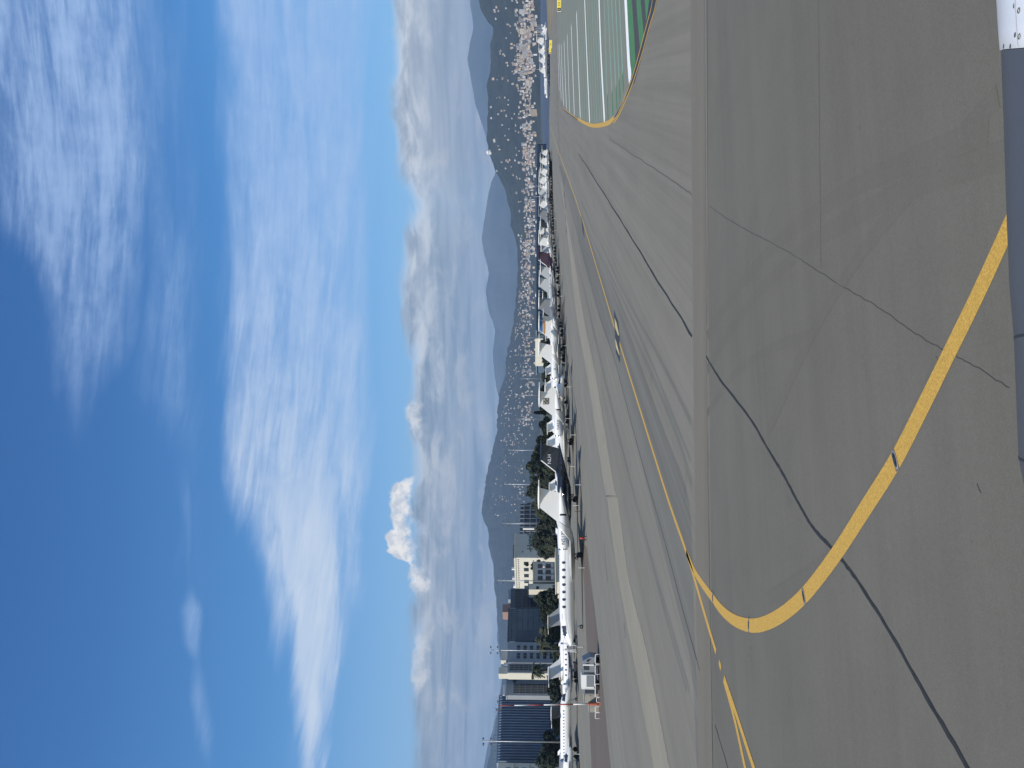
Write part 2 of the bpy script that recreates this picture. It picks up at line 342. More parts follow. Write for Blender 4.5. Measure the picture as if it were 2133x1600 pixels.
between('concrete_strip', [(1168, 380), (1176, 440), (1182, 490), (1189, 550), (1202, 662), (1227, 800), (1257, 1000), (1266, 1050), (1287, 1200), (1316, 1350), (1340, 1480), (1362, 1600), (1385, 1720)],
        [(1170, 380), (1179, 440), (1187, 490), (1198, 550), (1216, 662), (1244, 800), (1277, 1000), (1289, 1050), (1309, 1200), (1346, 1350), (1372, 1480), (1395, 1600), (1418, 1720)], 0.012, CONC, 12, 0.12)
sheet('reddish_lane', [(1212, 1130), (1222, 1140), (1246, 1330), (1272, 1600), (1290, 1750), (1238, 1750), (1232, 1600), (1222, 1340)], 0.008, A_RED)
# painted lines
YW = [0.34, 0.36, 0.38, 0.42, 0.45, 0.47, 0.49, 0.49, 0.49, 0.49, 0.49, 0.49, 0.47, 0.44, 0.41, 0.39, 0.37, 0.36]
YP = [(1430, 1150), (1447, 1190), (1463, 1216), (1485, 1246), (1505, 1272), (1530, 1292), (1560, 1302.5), (1590, 1300), (1630, 1280), (1678, 1238), (1740, 1158), (1800, 1065), (1866, 960), (1925, 845), (1980, 733), (2040, 610), (2097, 485), (2140, 390)]
g = spline([P(*p) for p in YP], 6); ww = []
for i in range(len(YP) - 1): ww += [YW[i] + (YW[i + 1] - YW[i]) * k / 6 for k in range(6)]
ww.append(YW[-1])
LIGHTS = [(1485.5, 1246, 0.10), (1560.5, 1302, 0.12), (1675.5, 1243, 0.20), (1866, 958, 0.30)]
def near_light(p): return any((P(a, c) - p).length < 0.0 for a, c, w in LIGHTS)
L_, R_ = band(g, ww, 0.016); b = MB(); b.grid([L_, R_]); flatup(tag(b.build('yellow_turning_line', YEL, fix=False), kind='structure'))
line('yellow_taxi_line', [(1147, 262), (1158, 300), (1185, 375), (1212, 455), (1250, 580), (1280, 682)], 0.30, 0.016, YEL)
line('yellow_taxi_line', [(1289, 708), (1298, 738), (1345, 890), (1391, 1037), (1432, 1156), (1470, 1285), (1492, 1358)], 0.30, 0.016, YEL)
line('yellow_taxi_line', [(1498.5, 1378), (1502.5, 1393)], 0.30, 0.016, YEL, 0)
line('yellow_taxi_line', [(1508, 1415), (1530, 1495), (1553, 1600), (1580, 1720)], 0.30, 0.016, YEL)
line('yellow_taxi_line', [(1509, 1412), (1540, 1505), (1571, 1600), (1612, 1720)], 0.31, 0.0185, YEL)
# chequered holding mark across the line
def quad(name, pts, z, m): return sheet(name, pts, z, m)
quad('holding_mark_ground', [(1278.5, 645), (1288, 672), (1290, 700), (1291.5, 757), (1283, 735), (1281, 700)], 0.020, BLACKP)
quad('holding_mark_dash', [(1280, 662), (1284, 672), (1289.3, 697), (1288, 700), (1281.5, 683)], 0.024, YEL2)
quad('holding_mark_dash', [(1281, 704), (1284, 713), (1290.3, 737), (1290, 741), (1283, 724)], 0.024, YEL2)
quad('holding_mark_ground', [(1210.5, 448), (1215, 470), (1217.5, 497), (1213, 480)], 0.020, BLACKP)
for (xa, ya, yb) in ((1174.5, 368, 385), (1175.5, 400, 412), (1176.5, 420, 436), (1178, 445, 462), (1179.5, 470, 486)):
    line('dark_dash', [(xa, ya), (xa + 1.2, yb)], 1.1, 0.020, BLACKP, 0)
# tar seals and joints
def tar(pts, w, wob=0.05, name='tar_seam', m=None):
    g = spline([P(*p) for p in pts], 8); r = random.Random(len(pts)); q = []
    for i, p in enumerate(g):
        q.append(Vector((p.x + r.uniform(-wob, wob), p.y + r.uniform(-wob, wob), 0)))
    L, Rr = band(q, [w * r.uniform(0.8, 1.2) for _ in q], 0.0145); b = MB(); b.grid([L, Rr]); return flatup(tag(b.build(name, m or TAR, fix=False), kind='structure'))
tyre = asphalt('tyre_mark', (0.162, 0.156, 0.131), 0.20, 0.08, TD, spk=0.05)
for k, (pp, w) in enumerate((([(1200, 420), (1260, 560), (1330, 720), (1400, 880), (1441, 1010)], .5), ([(1210, 420), (1290, 590), (1370, 740), (1440, 880)], .35), ([(1180, 380), (1226, 480), (1290, 610), (1350, 740), (1438, 960)], .3),
                 ([(1175, 380), (1218, 520), (1262, 660), (1312, 830), (1360, 1000), (1400, 1150), (1440, 1300)], .35), ([(1190, 480), (1226, 640), (1262, 800), (1300, 950), (1345, 1120), (1390, 1280), (1436, 1440)], .4), ([(1200, 540), (1238, 700), (1275, 850), (1325, 1050), (1380, 1260), (1430, 1440)], .3))):
    line('tyre_mark', pp, w, 0.0090 + 0.0004 * k, tyre)
tyre2 = asphalt('faint_tyre_mark', (0.135, 0.127, 0.103), 0.05, 0.08, R(10), spk=0.08)
for k, (pp, w) in enumerate((([(1474, 700), (1510, 640), (1570, 560), (1660, 470), (1800, 380), (2060, 270)], .5), ([(1474, 770), (1520, 690), (1590, 600), (1700, 500), (1880, 400), (2100, 320)], .5), ([(1474, 860), (1530, 780), (1600, 730), (1690, 700)], .35),
              ([(1600, 900), (1690, 700), (1800, 520), (1960, 330), (2080, 200)], .45), ([(1600, 1250), (1720, 1170), (1830, 1010), (1960, 760)], .5))):
    line('faint_tyre_mark', pp, w, 0.0090 + 0.0006 * k, tyre2)
tar([(1205, 320), (1240, 375), (1300, 470), (1370, 585), (1442, 700)], 0.17)
tar([(1471, 742), (1500, 790), (1560, 868), (1600, 935), (1630, 985), (1665, 1050), (1695, 1100), (1741, 1150), (1790, 1215), (1850, 1310), (1930, 1450), (2020, 1605), (2060, 1680)], 0.11, 0.014)
CRK = mat('hairline_crack', (0.088, 0.084, 0.074), 0.9)
tar([(1270, 290), (1330, 330), (1390, 370), (1441, 405)], 0.05, 0.05, 'crack', CRK)
tar([(1478, 430), (1530, 465), (1590, 497), (1650, 530), (1700, 562), (1770, 605), (1830, 640), (1900, 690), (1960, 725), (2020, 757), (2105, 808)], 0.015, 0.02, 'crack', CRK)
tar([(2036, 1008), (2040, 1019), (2045, 1028)], 0.02, 0.01, 'crack', CRK)
tar([(1205, 500), (1240, 628), (1280, 750), (1320, 900), (1380, 1110), (1420, 1260), (1458, 1397)], 0.07, 0.01, 'pavement_joint')
tar([(1490, 1510), (1518, 1605), (1540, 1690)], 0.05, 0.01, 'pavement_joint')
tar([(1473.5, -100), (1474, 300), (1475, 700), (1479, 1200), (1486, 1620)], 0.035, 0.01, 'pavement_joint', CRK)
tar([(1160, 640), (1171, 680), (1184, 760), (1199, 900), (1212, 1040), (1214, 1100)], 0.5, 0.03, 'drainage_slot', BLACKP)
tar([(1158, 560), (1170, 662), (1186, 770), (1191, 800), (1199, 850)], 0.30, 0.03, 'drainage_slot', BLACKP)
tar([(1172, 560), (1183, 670), (1190, 735), (1194, 790), (1203, 890), (1209, 990), (1214, 1060)], 0.22, 0.05, 'pavement_joint', CRK)
tar([(1222, 1097), (1235, 1215), (1248, 1331), (1262, 1465), (1276, 1600), (1290, 1700)], 0.22, 0.02, 'pavement_joint', mat('pale_joint', (0.30, 0.29, 0.26), 0.9))
FJ = asphalt('faint_joint', (0.130, 0.122, 0.099), 0.03, 0.1, R(10), spk=0.2)
for pp in ([(1706, -60), (1707, 200), (1711, 560)],): tar(pp, 0.014, 0.006, 'pavement_joint', FJ)
for ya, yb, xa in ((1130, 1215, 1258), (1300, 1330, 1300), (1010, 1060, 1262), (905, 925, 1256)):
    tar([(xa, ya), (xa + (yb - ya) * .1, yb)], 0.16, 0.08, 'crack', CRK)
# green painted island
sheet('green_island', [(1160, -60), (1163, 90), (1168, 205), (1186, 240), (1206, 249), (1222, 256), (1240, 259), (1262, 256), (1280, 246), (1314, 175), (1330, 110), (1312, 40), (1303, -60)], 0.008, GREENP)
sheet('dark_island_edge', [(1303, -60), (1308, 40), (1316, 178), (1322, 172), (1352, 60), (1378, -60)], 0.012, A_DARK)
for pts, w in (([(1300.5, -60), (1303.4, 0), (1310, 131), (1314, 168)], 1.5), ([(1246, -60), (1248, 0), (1252, 112), (1259.5, 255)], 1.35), ([(1217, -40), (1218, 0), (1222, 103), (1228.5, 256)], 1.2),
               ([(1201, 26), (1205, 140), (1209, 247)], 1.2), ([(1190, 52), (1193, 140), (1196.6, 242)], 1.2), ([(1181.6, 72), (1184, 150), (1186.6, 236)], 1.1),
               ([(1175, 86), (1177, 150), (1180, 228)], 1.4), ([(1169, 92), (1171, 150), (1174, 220)], 1.4), ([(1165, 92), (1166.5, 140), (1169, 208)], 1.4), ([(1162, 92), (1163, 130), (1165, 190)], 1.4)):
    line('white_island_stripe', pts, w, 0.016, WHITEP)
def lerp(a, c, t): return tuple(a[i] + (c[i] - a[i]) * t for i in range(2))
LN = [[(1161, -20), (1165, 200)], [(1190, 30), (1196.6, 241)], [(1201, 10), (1209, 246)], [(1218, 0), (1228.5, 256)], [(1248, 0), (1259.5, 255)], [(1303.4, 0), (1313, 165)]]
for i, n in ((2, 3), (3, 5)):
    for k in range(1, n + 1):
        t = k / (n + 1); a = lerp(LN[i][0], LN[i + 1][0], t); c = lerp(LN[i][1], LN[i + 1][1], t)
        line('mint_island_stripe', [a, ((a[0] + c[0]) / 2, (a[1] + c[1]) / 2), c], 0.42 + 0.15 * (k % 2), 0.014, GLINE)
for k in range(1, 6):
    t = k / 6; a = lerp((1250, -10), (1298, -10), t); c = [(1267, 250), (1277, 243), (1285.5, 228), (1292, 210), (1299, 192)][k - 1]
    line('green_island_stripe', [a, c], 0.75, 0.014, GLINE, 0); mid = lerp(a, c, 0.80)
    line('green_island_stripe', [mid, c], 0.8, 0.0155, GLINE2, 0)
line('green_island_band', [(1309, -60), (1311, 0), (1317, 90), (1320, 150)], 2.6, 0.016, GLINE2)
line('green_island_band', [(1327, -60), (1330, 0), (1335, 60), (1338, 95)], 1.9, 0.016, GLINE2)
line('green_island_band', [(1344, -60), (1348, 0), (1351, 30)], 1.7, 0.016, GLINE2)
sheet('black_line_ground', [(1373, -60), (1364, 20), (1350, 62), (1319, 170), (1278, 257), (1276, 252), (1300, 206), (1330, 116), (1345, 58), (1360, -60)], 0.020, BLACKP)
line('yellow_edge_line', [(1366, -60), (1358, 10), (1349.4, 45), (1326, 132), (1310, 182), (1287.5, 238), (1278, 250)], 0.17, 0.024, YEL)
line('yellow_edge_line', [(1376, -60), (1366, 12), (1352, 60), (1334, 125), (1314, 185), (1290, 240), (1278, 256)], 0.17, 0.024, YEL)
line('yellow_edge_line', [(1279, 246), (1265, 257), (1240, 262), (1222, 258), (1204, 248)], 0.52, 0.026, YEL)
line('black_edge_line', [(1204, 249), (1190, 239), (1173.5, 227)], 0.45, 0.020, BLACKP); line('yellow_edge_line', [(1204.5, 249), (1190, 238), (1173.5, 226)], 0.2, 0.024, YEL)
line('dark_runway_edge', [(1158, -100), (1158.5, 0), (1160, 150), (1163, 250), (1166, 330)], 1.2, 0.010, A_DARK)
sheet('grass_verge', [(1136, -120), (1138.5, 0), (1141, 60), (1144, 90), (1145.5, 84), (1150, 45), (1153, 20), (1154.5, -120)], 0.012, GRASS)

# flush lights set into the turning line
STEEL = mat('cast_steel', (0.10, 0.105, 0.11), 0.45, 0.8, var=0.3, scale=20); DGLASS = mat('light_lens', (0.02, 0.022, 0.025), 0.15)
RING = mat('ring_concrete', (0.33, 0.31, 0.29), 0.85)
for k, (px, py, w) in enumerate(LIGHTS):
    p = P(px, py); t = empty('taxiway_light', (p.x, p.y, 0.018))
    rot = [R(93), R(90), R(123), R(123)][k]; t.rotation_euler = (0, 0, rot)
    rr = 1.0; n = 24; rx_, ry_ = 0.085, 0.215
    def disc(r, z): return [(rx_ * r * math.cos(2 * math.pi * i / n), ry_ * r * math.sin(2 * math.pi * i / n), z) for i in range(n)]
    b = MB(); b.box((0, 0, 0.0015), (0.13 if k < 2 else 0.18, 0.62 - .12 * (k > 1), 0.003)); b.build('sealed_gap', A_NEAR, t)
    b = MB(); b.loft([disc(rr, 0.003), disc(rr, 0.007), disc(rr - 0.10, 0.010)]); b.build('ring', RING, t)
    b = MB(); b.loft([disc(rr - 0.14, 0.0085), disc(rr - 0.15, 0.014), disc(rr - 0.4, 0.020)]); b.build('housing', STEEL, t)
    for s in (-1, 1):
        b = MB(); b.box((0, s * 0.085, 0.021), (0.04, 0.06, 0.012)); b.build('lens', DGLASS, t)
    tag(t, ['flush light in the yellow bend nearest the brown asphalt strip', 'flush light at the outermost turn of the yellow bend', 'flush light between the turn of the yellow line and the tar seam', 'round steel flush light in a gap of the yellow line, nearest the viewer'][k], 'taxiway light', 'flush lights along the yellow turning line')
#PART3

# ------------------------------------------------------------------ far hills
import mathutils
FOREST = mat('forest', (0.012, 0.020, 0.015), 0.95, var=0.45, scale=0.010, c2=(0.030, 0.036, 0.024), detail=10)
RIDGE = mat('bare_mountain', (0.036, 0.048, 0.042), 0.95, var=0.25, scale=0.0016, c2=(0.075, 0.080, 0.065), detail=10)
def interp(tab, y):
    if y <= tab[0][0]: return tab[0][1]
    for (a, p), (c, q) in zip(tab, tab[1:]):
        if y <= c: return p + (q - p) * (y - a) / (c - a)
    return tab[-1][1]
R1 = [(-700, 1000), (-300, 985), (0, 978), (56, 985), (90, 977), (122, 972), (165, 980), (216, 989), (250, 1000), (292, 1014), (330, 1026), (360, 1031), (380, 1022), (403, 1016), (430, 1012), (460, 1007), (499, 1002), (520, 1006), (545, 1012), (568, 1017), (606, 1011), (630, 1014), (655, 1019), (672, 1026), (689, 1030), (737, 1025), (770, 1028), (803, 1032), (846, 1042), (900, 1050), (1010, 1060), (1100, 1050), (1200, 1045), (1275, 1036), (1330, 1034), (1370, 1040), (1409, 1046), (1446, 1040), (1478, 1036), (1521, 1025), (1562, 1013), (1600, 1006), (1800, 990), (2200, 1000)]
R2 = [(-700, 1010), (-300, 995), (0, 998), (24, 1004), (40, 1014), (56, 1026), (94, 1022), (135, 1021), (163, 1017), (197, 1015), (225, 1014), (260, 1015), (292, 1014), (315, 1015), (324, 1021), (354, 1031), (375, 1043), (405, 1054), (435, 1062), (469, 1064), (490, 1072), (516, 1078), (560, 1079), (597, 1077), (640, 1073), (672, 1070), (709, 1062), (747, 1054), (784, 1052), (810, 1043), (835, 1038), (862, 1036), (894, 1036), (940, 1026), (987, 1014), (1015, 1010), (1050, 1004), (1069, 1003), (1085, 1008), (1100, 1016), (1129, 1017), (1160, 1023), (1181, 1028), (1204, 1028), (1260, 1034), (1300, 1036), (1350, 1040), (1409, 1047), (1446, 1042), (1478, 1038), (1521, 1030), (1562, 1022), (1600, 1014), (1800, 1005), (2200, 1010)]
def D1(y): return 4300 + 2700 * min(1, max(0, (y - 560) / 500))
def D0(y): return 2700 + 500 * min(1, max(0, (y - 560) / 500))
def gfun(t): return (0.12 * t + 0.88 * t ** 1.6) if t <= 1 else max(0.0, 1 - 0.45 * (t - 1) - 0.6 * (t - 1) ** 2)
def dirh(y):
    d = ray(XH, y); d.z = 0; return d.normalized()
def hillz(y, t):
    dd = dirh(y); Dn, Df = D0(y), D1(y); D = Dn + (Df - Dn) * t
    el_ = -(interp(R2, y) - XH) / F
    z1 = el_ * Df * dd.y + EYE.z
    p = dd * D
    rough = mathutils.noise.fractal(Vector((p.x * 0.0016, p.y * 0.0016, 3)), 1.0, 2.0, 5) * 0.17 * math.sin(math.pi * min(t, 1))
    fine = mathutils.noise.fractal(Vector((p.x * 0.012, p.y * 0.012, 8)), 0.9, 2.0, 4)
    return Vector((p.x, p.y, max(0.0, z1 * (gfun(t) + rough * gfun(t)) + fine * min(9, 0.05 * z1)))) if t > 0 else Vector((p.x, p.y, 0))
ys = [-620 + i * 5 for i in range(520)]
ts_ = [0, .06, .13, .2, .28, .36, .44, .52, .6, .68, .76, .83, .89, .94, .98, 1.0, 1.03, 1.1, 1.25, 1.5]
b = MB(); b.grid([[hillz(y, t) for y in ys] for t in ts_]); tag(b.build('hillside', FOREST, smooth=False, fix=False), kind='structure'); flatup(bpy.data.objects['hillside'])
def mtn(y, t):
    dd = dirh(y); D = 9200 + 3300 * t
    z1 = -(interp(R1, y) - XH) / F * 12500 * dd.y
    p = dd * D; gt = t ** 1.3 if t <= 1 else max(0, 1 - 0.9 * (t - 1))
    rough = mathutils.noise.fractal(Vector((p.x * 0.0007, p.y * 0.0007, 5)), 0.9, 2.0, 6) * 0.16 * math.sin(math.pi * min(t, 1))
    fine = mathutils.noise.fractal(Vector((p.x * 0.006, p.y * 0.006, 1)), 0.9, 2.0, 4) * 7
    return Vector((p.x, p.y, max(0, z1 * gt * (1 + rough) + fine)))
ys = [-680 + i * 6 for i in range(450)]
b = MB(); b.grid([[mtn(y, t) for y in ys] for t in [0, .08, .16, .24, .32, .4, .48, .56, .64, .72, .8, .87, .93, .97, 1, 1.05, 1.15]])
tag(b.build('mountains', RIDGE, fix=False), kind='structure'); flatup(bpy.data.objects['mountains'])

# ------------------------------------------------------------------ the town on the slopes
WALLS = [mat('cream_render', (0.58, 0.52, 0.43), 0.85, var=0.1, scale=0.1), mat('white_render', (0.66, 0.64, 0.60), 0.85, var=0.08, scale=0.1), mat('pink_render', (0.55, 0.41, 0.34), 0.85, var=0.1, scale=0.1), mat('grey_render', (0.38, 0.37, 0.36), 0.85, var=0.1, scale=0.1), mat('ochre_render', (0.55, 0.43, 0.28), 0.85, var=0.1, scale=0.1)]
TILE = mat('terracotta', (0.26, 0.12, 0.075), 0.85, var=0.2, scale=0.3); FLATR = mat('flat_roofing', (0.30, 0.29, 0.28), 0.9); FWIN = mat('far_window', (0.05, 0.06, 0.075), 0.3)
def foot(px, py):
    """where a house seen at this spot of the photo stands on the slope"""
    tgt = (XH - px) / F
    lo, hi_ = 0.0, 1.0
    dd = dirh(py)
    for _ in range(22):
        t = (lo + hi_) / 2; p = hillz(py, t); e = (p.z - EYE.z) / p.y
        if e < tgt: lo = t
        else: hi_ = t
    return hillz(py, lo)
def house_mesh(w, d, h, roof, floors=0):
    """walls, roof and rows of openings of one far house, as one mesh with three materials"""
    b = MB(); b.box((0, 0, h / 2 - 3), (w, d, h + 6)); nw = len(b.f)
    if roof == 'hip':
        e = 0.5; rh = min(w, d) * 0.22; z = h; a = w / 2 + e; c = d / 2 + e; k = max(0, a - c)
        b.add([(-a, -c, z), (a, -c, z), (a, c, z), (-a, c, z), (-k, 0, z + rh), (k, 0, z + rh)], [(0, 1, 5, 4), (1, 2, 5), (2, 3, 4, 5), (3, 0, 4), (0, 3, 2, 1)])
    else:
        b.box((0, 0, h + 0.3), (w + 0.4, d + 0.4, 0.6)); b.box((w * 0.15, d * 0.1, h + 1.6), (w * 0.25, d * 0.4, 2.0))
    nr = len(b.f)
    if floors:
        nc = max(2, int(w / 3.4))
        for i in range(floors):
            for j in range(nc):
                x = -w / 2 + w * (j + 0.5) / nc; z = h * (i + 0.5) / floors
                for sgn in (-1, 1): b.box((x, sgn * d / 2, z), (w / nc * 0.5, 0.24, h / floors * 0.45))
        nc = max(2, int(d / 3.4))
        for i in range(floors):
            for j in range(nc):
                y = -d / 2 + d * (j + 0.5) / nc; z = h * (i + 0.5) / floors
                for sgn in (-1, 1): b.box((sgn * w / 2, y, z), (0.24, d / nc * 0.5, h / floors * 0.45))
    me = b.mesh('house'); idx = [0] * nw + [1] * (nr - nw) + [2] * (len(b.f) - nr)
    me.polygons.foreach_set('material_index', idx); return me
def place_house(px, py, w, h, dd, wall, roof, name, label, cat, group, floors=0, dref=3000.0):
    p = foot(px, py); me = house_mesh(w, dd, h, roof, floors)
    me.materials.append(WALLS[wall]); me.materials.append(TILE if roof == 'hip' else FLATR); me.materials.append(FWIN)
    o = link(name, me); o.location = p; o.rotation_euler = (0, 0, R(rnd.uniform(-30, 60)))
    return tag(o, label, cat, group)
SPECIAL = [(1118, 235, 21, 19, 14, 4, 'flat', 'large cream block standing right behind the dark shore at the foot of the hill', 7),
           (1104, 172, 22, 16, 14, 0, 'flat', 'broad cream apartment block alone above the shore, left of the white jets', 7),
           (1099, 91, 25, 19, 15, 3, 'flat', 'wide grey slab block in the densest part of the hill town', 8),
           (1100, 112, 26, 18, 15, 3, 'flat', 'long grey roofed block beside the wide grey slab block', 7),
           (1085, 95, 15, 17, 12, 3, 'flat', 'grey tower block standing a little above the long grey block', 8),
           (1096, 24, 12, 26, 12, 1, 'flat', 'slim white tower block at the far right end of the town', 8),
           (1092, 65, 20, 18, 16, 0, 'hip', 'cream villa block at the top of the right-hand town cluster', 5),
           (1115, 45, 21, 15, 12, 0, 'flat', 'long cream building at the shore end of the town, far right', 6),
           (1027, 163, 12, 6, 8, 2, 'hip', 'pinkish villa on the crest of the wooded hill', 2),
           (1023, 222, 8, 6, 6, 1, 'flat', 'small white house on the hill crest, next left of the pinkish villa', 2),
           (1024, 245, 9, 6, 7, 1, 'flat', 'white house on the hill crest above the bare wooded slope', 2),
           (1031, 292, 18, 8, 10, 1, 'flat', 'white hilltop buildings in a clump on the crest right of the white dome', 3),
           (1036, 355, 8, 7, 8, 1, 'flat', 'single white house on the crest where the wooded hill starts to fall', 2)]
for (px, py, w, h, dd, wa, ro, lab, fl) in SPECIAL:
    place_house(px, py, w, h, dd, wa, ro, 'hillside_building', lab, 'building', None, fl)
# white observatory dome on the crest
p = foot(1021, 316); t = empty('observatory', p)
b = MB(); b.loft([[(13 * math.cos(a), 13 * math.sin(a), z) for a in (2 * math.pi * k / 20 for k in range(20))] for z in (-6, 7)]); b.build('wall', WALLS[1], t)
b = MB(); b.loft([[(13.4 * math.cos(e) * math.cos(a), 13.4 * math.cos(e) * math.sin(a), 7 + 13.4 * math.sin(e)) for a in (2 * math.pi * k / 20 for k in range(20))] for e in (0, .3, .6, .9, 1.2, 1.5)]); b.build('dome', WALLS[1], t, True)
tag(t, 'white observatory dome on the crest of the wooded hill', 'observatory')
def spread():
    """a spot of the town, denser along the foot of the slopes"""
    r = rnd.random()
    if r < 0.20: return rnd.gauss(1104, 8), rnd.uniform(0, 340), 0
    if r < 0.34: return rnd.gauss(1092, 10), rnd.gauss(105, 50), 0
    if r < 0.50: return rnd.gauss(1103, 7), rnd.uniform(310, 530), 0
    if r < 0.66: return rnd.gauss(1101, 8), rnd.uniform(500, 900), 0
    if r < 0.88: 
        y = rnd.uniform(500, 930); return rnd.uniform(interp(R2, y) + 6, 1106), y, 1
    if r < 0.95:
        y = rnd.uniform(900, 1080); return rnd.uniform(interp(R2, y) + 18, 1092), y, 1
    y = rnd.uniform(0, 420); return rnd.uniform(interp(R2, y) + 18, 1085), y, 1
HM = {}
KIND = {0: ('town_block', 'pale flat-roofed block in the crowded town along the foot of the hills', 'building', 'pale blocks in the far town'),
        1: ('hillside_house', 'small pale house with a tiled roof scattered among trees on the far slopes', 'house', 'small houses on the far slopes')}
stuff = MB(); sidx = []
spots = []
while len(spots) < 1500:
    px, py, k = spread()
    if px > 1117 or px < interp(R2, max(0, py)) + 7 or py < -40: continue
    spots.append((px, py, k))
cnt = 0
for i, (px, py, k) in enumerate(spots):
    p = foot(px, py)
    if p.z < 0.5 and p.length < 2600: continue
    if cnt < 285:
        key = (k, rnd.randrange(6), rnd.randrange(5))
        if key not in HM:
            if k == 0: me = house_mesh(rnd.uniform(7, 16), rnd.uniform(6, 10), rnd.uniform(5, 11), rnd.choice(['flat', 'flat', 'hip']), rnd.randint(3, 6))
            else: me = house_mesh(rnd.uniform(6, 11), rnd.uniform(6, 8), rnd.uniform(4.5, 7), rnd.choice(['hip', 'hip', 'flat']), 2)
            me.materials.append(WALLS[key[2]]); me.materials.append(TILE if (k == 1 or rnd.random() < .3) else FLATR); me.materials.append(FWIN); HM[key] = me
        n_, l_, c_, g_ = KIND[k]
        o = link(n_, HM[key]); o.location = p; o.rotation_euler = (0, 0, R(rnd.uniform(-40, 60))); tag(o, l_, c_, g_); cnt += 1
    else:
        w = rnd.uniform(4, 9) if k else rnd.uniform(5, 10); h = rnd.uniform(3.5, 6) if k else rnd.uniform(4, 9); n0 = len(stuff.f)
        rz = R(rnd.uniform(-40, 60)); stuff.box((p.x, p.y, p.z + h / 2 - 2), (w, w * .8, h + 4), rz); wa = rnd.randrange(5); n1 = len(stuff.f)
        stuff.box((p.x, p.y, p.z + h + 0.4), (w + .6, w * .8 + .6, 0.8), rz); sidx += [wa] * (n1 - n0) + [5 if rnd.random() < .5 else 6] * (len(stuff.f) - n1)
o = stuff.build('distant_town', WALLS[0], fix=False)
for mm in WALLS[1:] + [TILE, FLATR]: o.data.materials.append(mm)
o.data.polygons.foreach_set('material_index', sidx)
tag(o, 'crowd of tiny pale houses filling in the far town and slopes', 'town', kind='stuff')

# ------------------------------------------------------------------ haze
hb = MB(); hb.box((0, 7300, 640), (31000, 16800, 1290)); hm = bpy.data.materials.new('haze_air'); hm.use_nodes = True; ht = hm.node_tree
for n in list(ht.nodes): ht.nodes.remove(n)
ho = ht.nodes.new('ShaderNodeOutputMaterial'); hv = ht.nodes.new('ShaderNodeVolumePrincipled')
hv.inputs['Color'].default_value = (0.44, 0.66, 0.97, 1); hv.inputs['Density'].default_value = 6.6e-5; hv.inputs['Anisotropy'].default_value = 0.0
ht.links.new(hv.outputs[0], ho.inputs['Volume'])
tag(hb.build('haze', hm), kind='stuff')
#PART4

# ------------------------------------------------------------------ business jets
PW = mat('white_aircraft_paint', (0.84, 0.82, 0.77), 0.22, coat=0.5); PC = mat('cream_aircraft_paint', (0.70, 0.60, 0.46), 0.3, coat=0.4)
PG = mat('light_grey_aircraft_paint', (0.52, 0.53, 0.53), 0.25, coat=0.5); PMG = mat('mid_grey_aircraft_paint', (0.24, 0.25, 0.26), 0.3, coat=0.4)
PK = mat('dark_navy_aircraft_paint', (0.018, 0.021, 0.028), 0.16, coat=0.7); PM = mat('maroon_aircraft_paint', (0.055, 0.022, 0.035), 0.2, coat=0.6)
PB = mat('blue_aircraft_paint', (0.045, 0.17, 0.42), 0.25, coat=0.4); PO = mat('orange_aircraft_paint', (0.62, 0.26, 0.04), 0.3); PT = mat('teal_aircraft_paint', (0.12, 0.17, 0.22), 0.2, coat=0.5)
PRED = mat('maroon_inlet_cover', (0.11, 0.018, 0.022), 0.6)
AWIN = mat('cabin_glass', (0.035, 0.042, 0.055), 0.08, coat=0.6); CHROME = mat('bare_metal_lip', (0.72, 0.72, 0.73), 0.22, 1.0); RUB = mat('tyre_rubber', (0.022, 0.022, 0.024), 0.8, var=0.2, scale=8)
STRUT = mat('gear_strut', (0.55, 0.56, 0.57), 0.4, 0.4); DARKIN = mat('jet_pipe', (0.03, 0.03, 0.033), 0.6, 0.5); INK = mat('registration_ink', (0.035, 0.038, 0.05), 0.5); INKW = mat('white_lettering', (0.75, 0.76, 0.78), 0.5)
LINE_D = mat('dark_cheatline', (0.06, 0.065, 0.075), 0.35); LINE_B = mat('navy_cheatline', (0.025, 0.05, 0.13), 0.3)

ST = [(0, .06, .05, 1.98), (.12, .19, .17, 1.98), (.45, .40, .38, 2.02), (1.0, .62, .60, 2.10), (1.8, .84, .85, 2.23), (2.7, 1.00, 1.03, 2.37), (3.8, 1.11, 1.14, 2.47), (5.2, 1.16, 1.17, 2.50), (9, 1.16, 1.17, 2.50), (14.6, 1.16, 1.17, 2.50), (16.6, 1.10, 1.08, 2.58), (18.6, .93, .88, 2.76), (20.6, .68, .62, 2.99), (22.4, .42, .37, 3.20), (23.8, .20, .18, 3.33), (24.5, .07, .06, 3.38)]
OX = 13.8
def fus(s, ang, off=0.0):
    """a spot on the fuselage skin: s metres behind the nose, ang from straight left, up positive"""
    for (a, w0, h0, z0), (c, w1, h1, z1) in zip(ST, ST[1:]):
        if s <= c: break
    t = max(0, min(1, (s - a) / (c - a))); t2 = t * t * (3 - 2 * t) if s > 14 else t
    w = w0 + (w1 - w0) * t2; h = h0 + (h1 - h0) * t2; z = z0 + (z1 - z0) * t2
    return Vector((OX - s, (w + off) * math.cos(ang), z + (h + off) * math.sin(ang)))
def patch(pts_rows): b = MB(); b.grid(pts_rows); return b
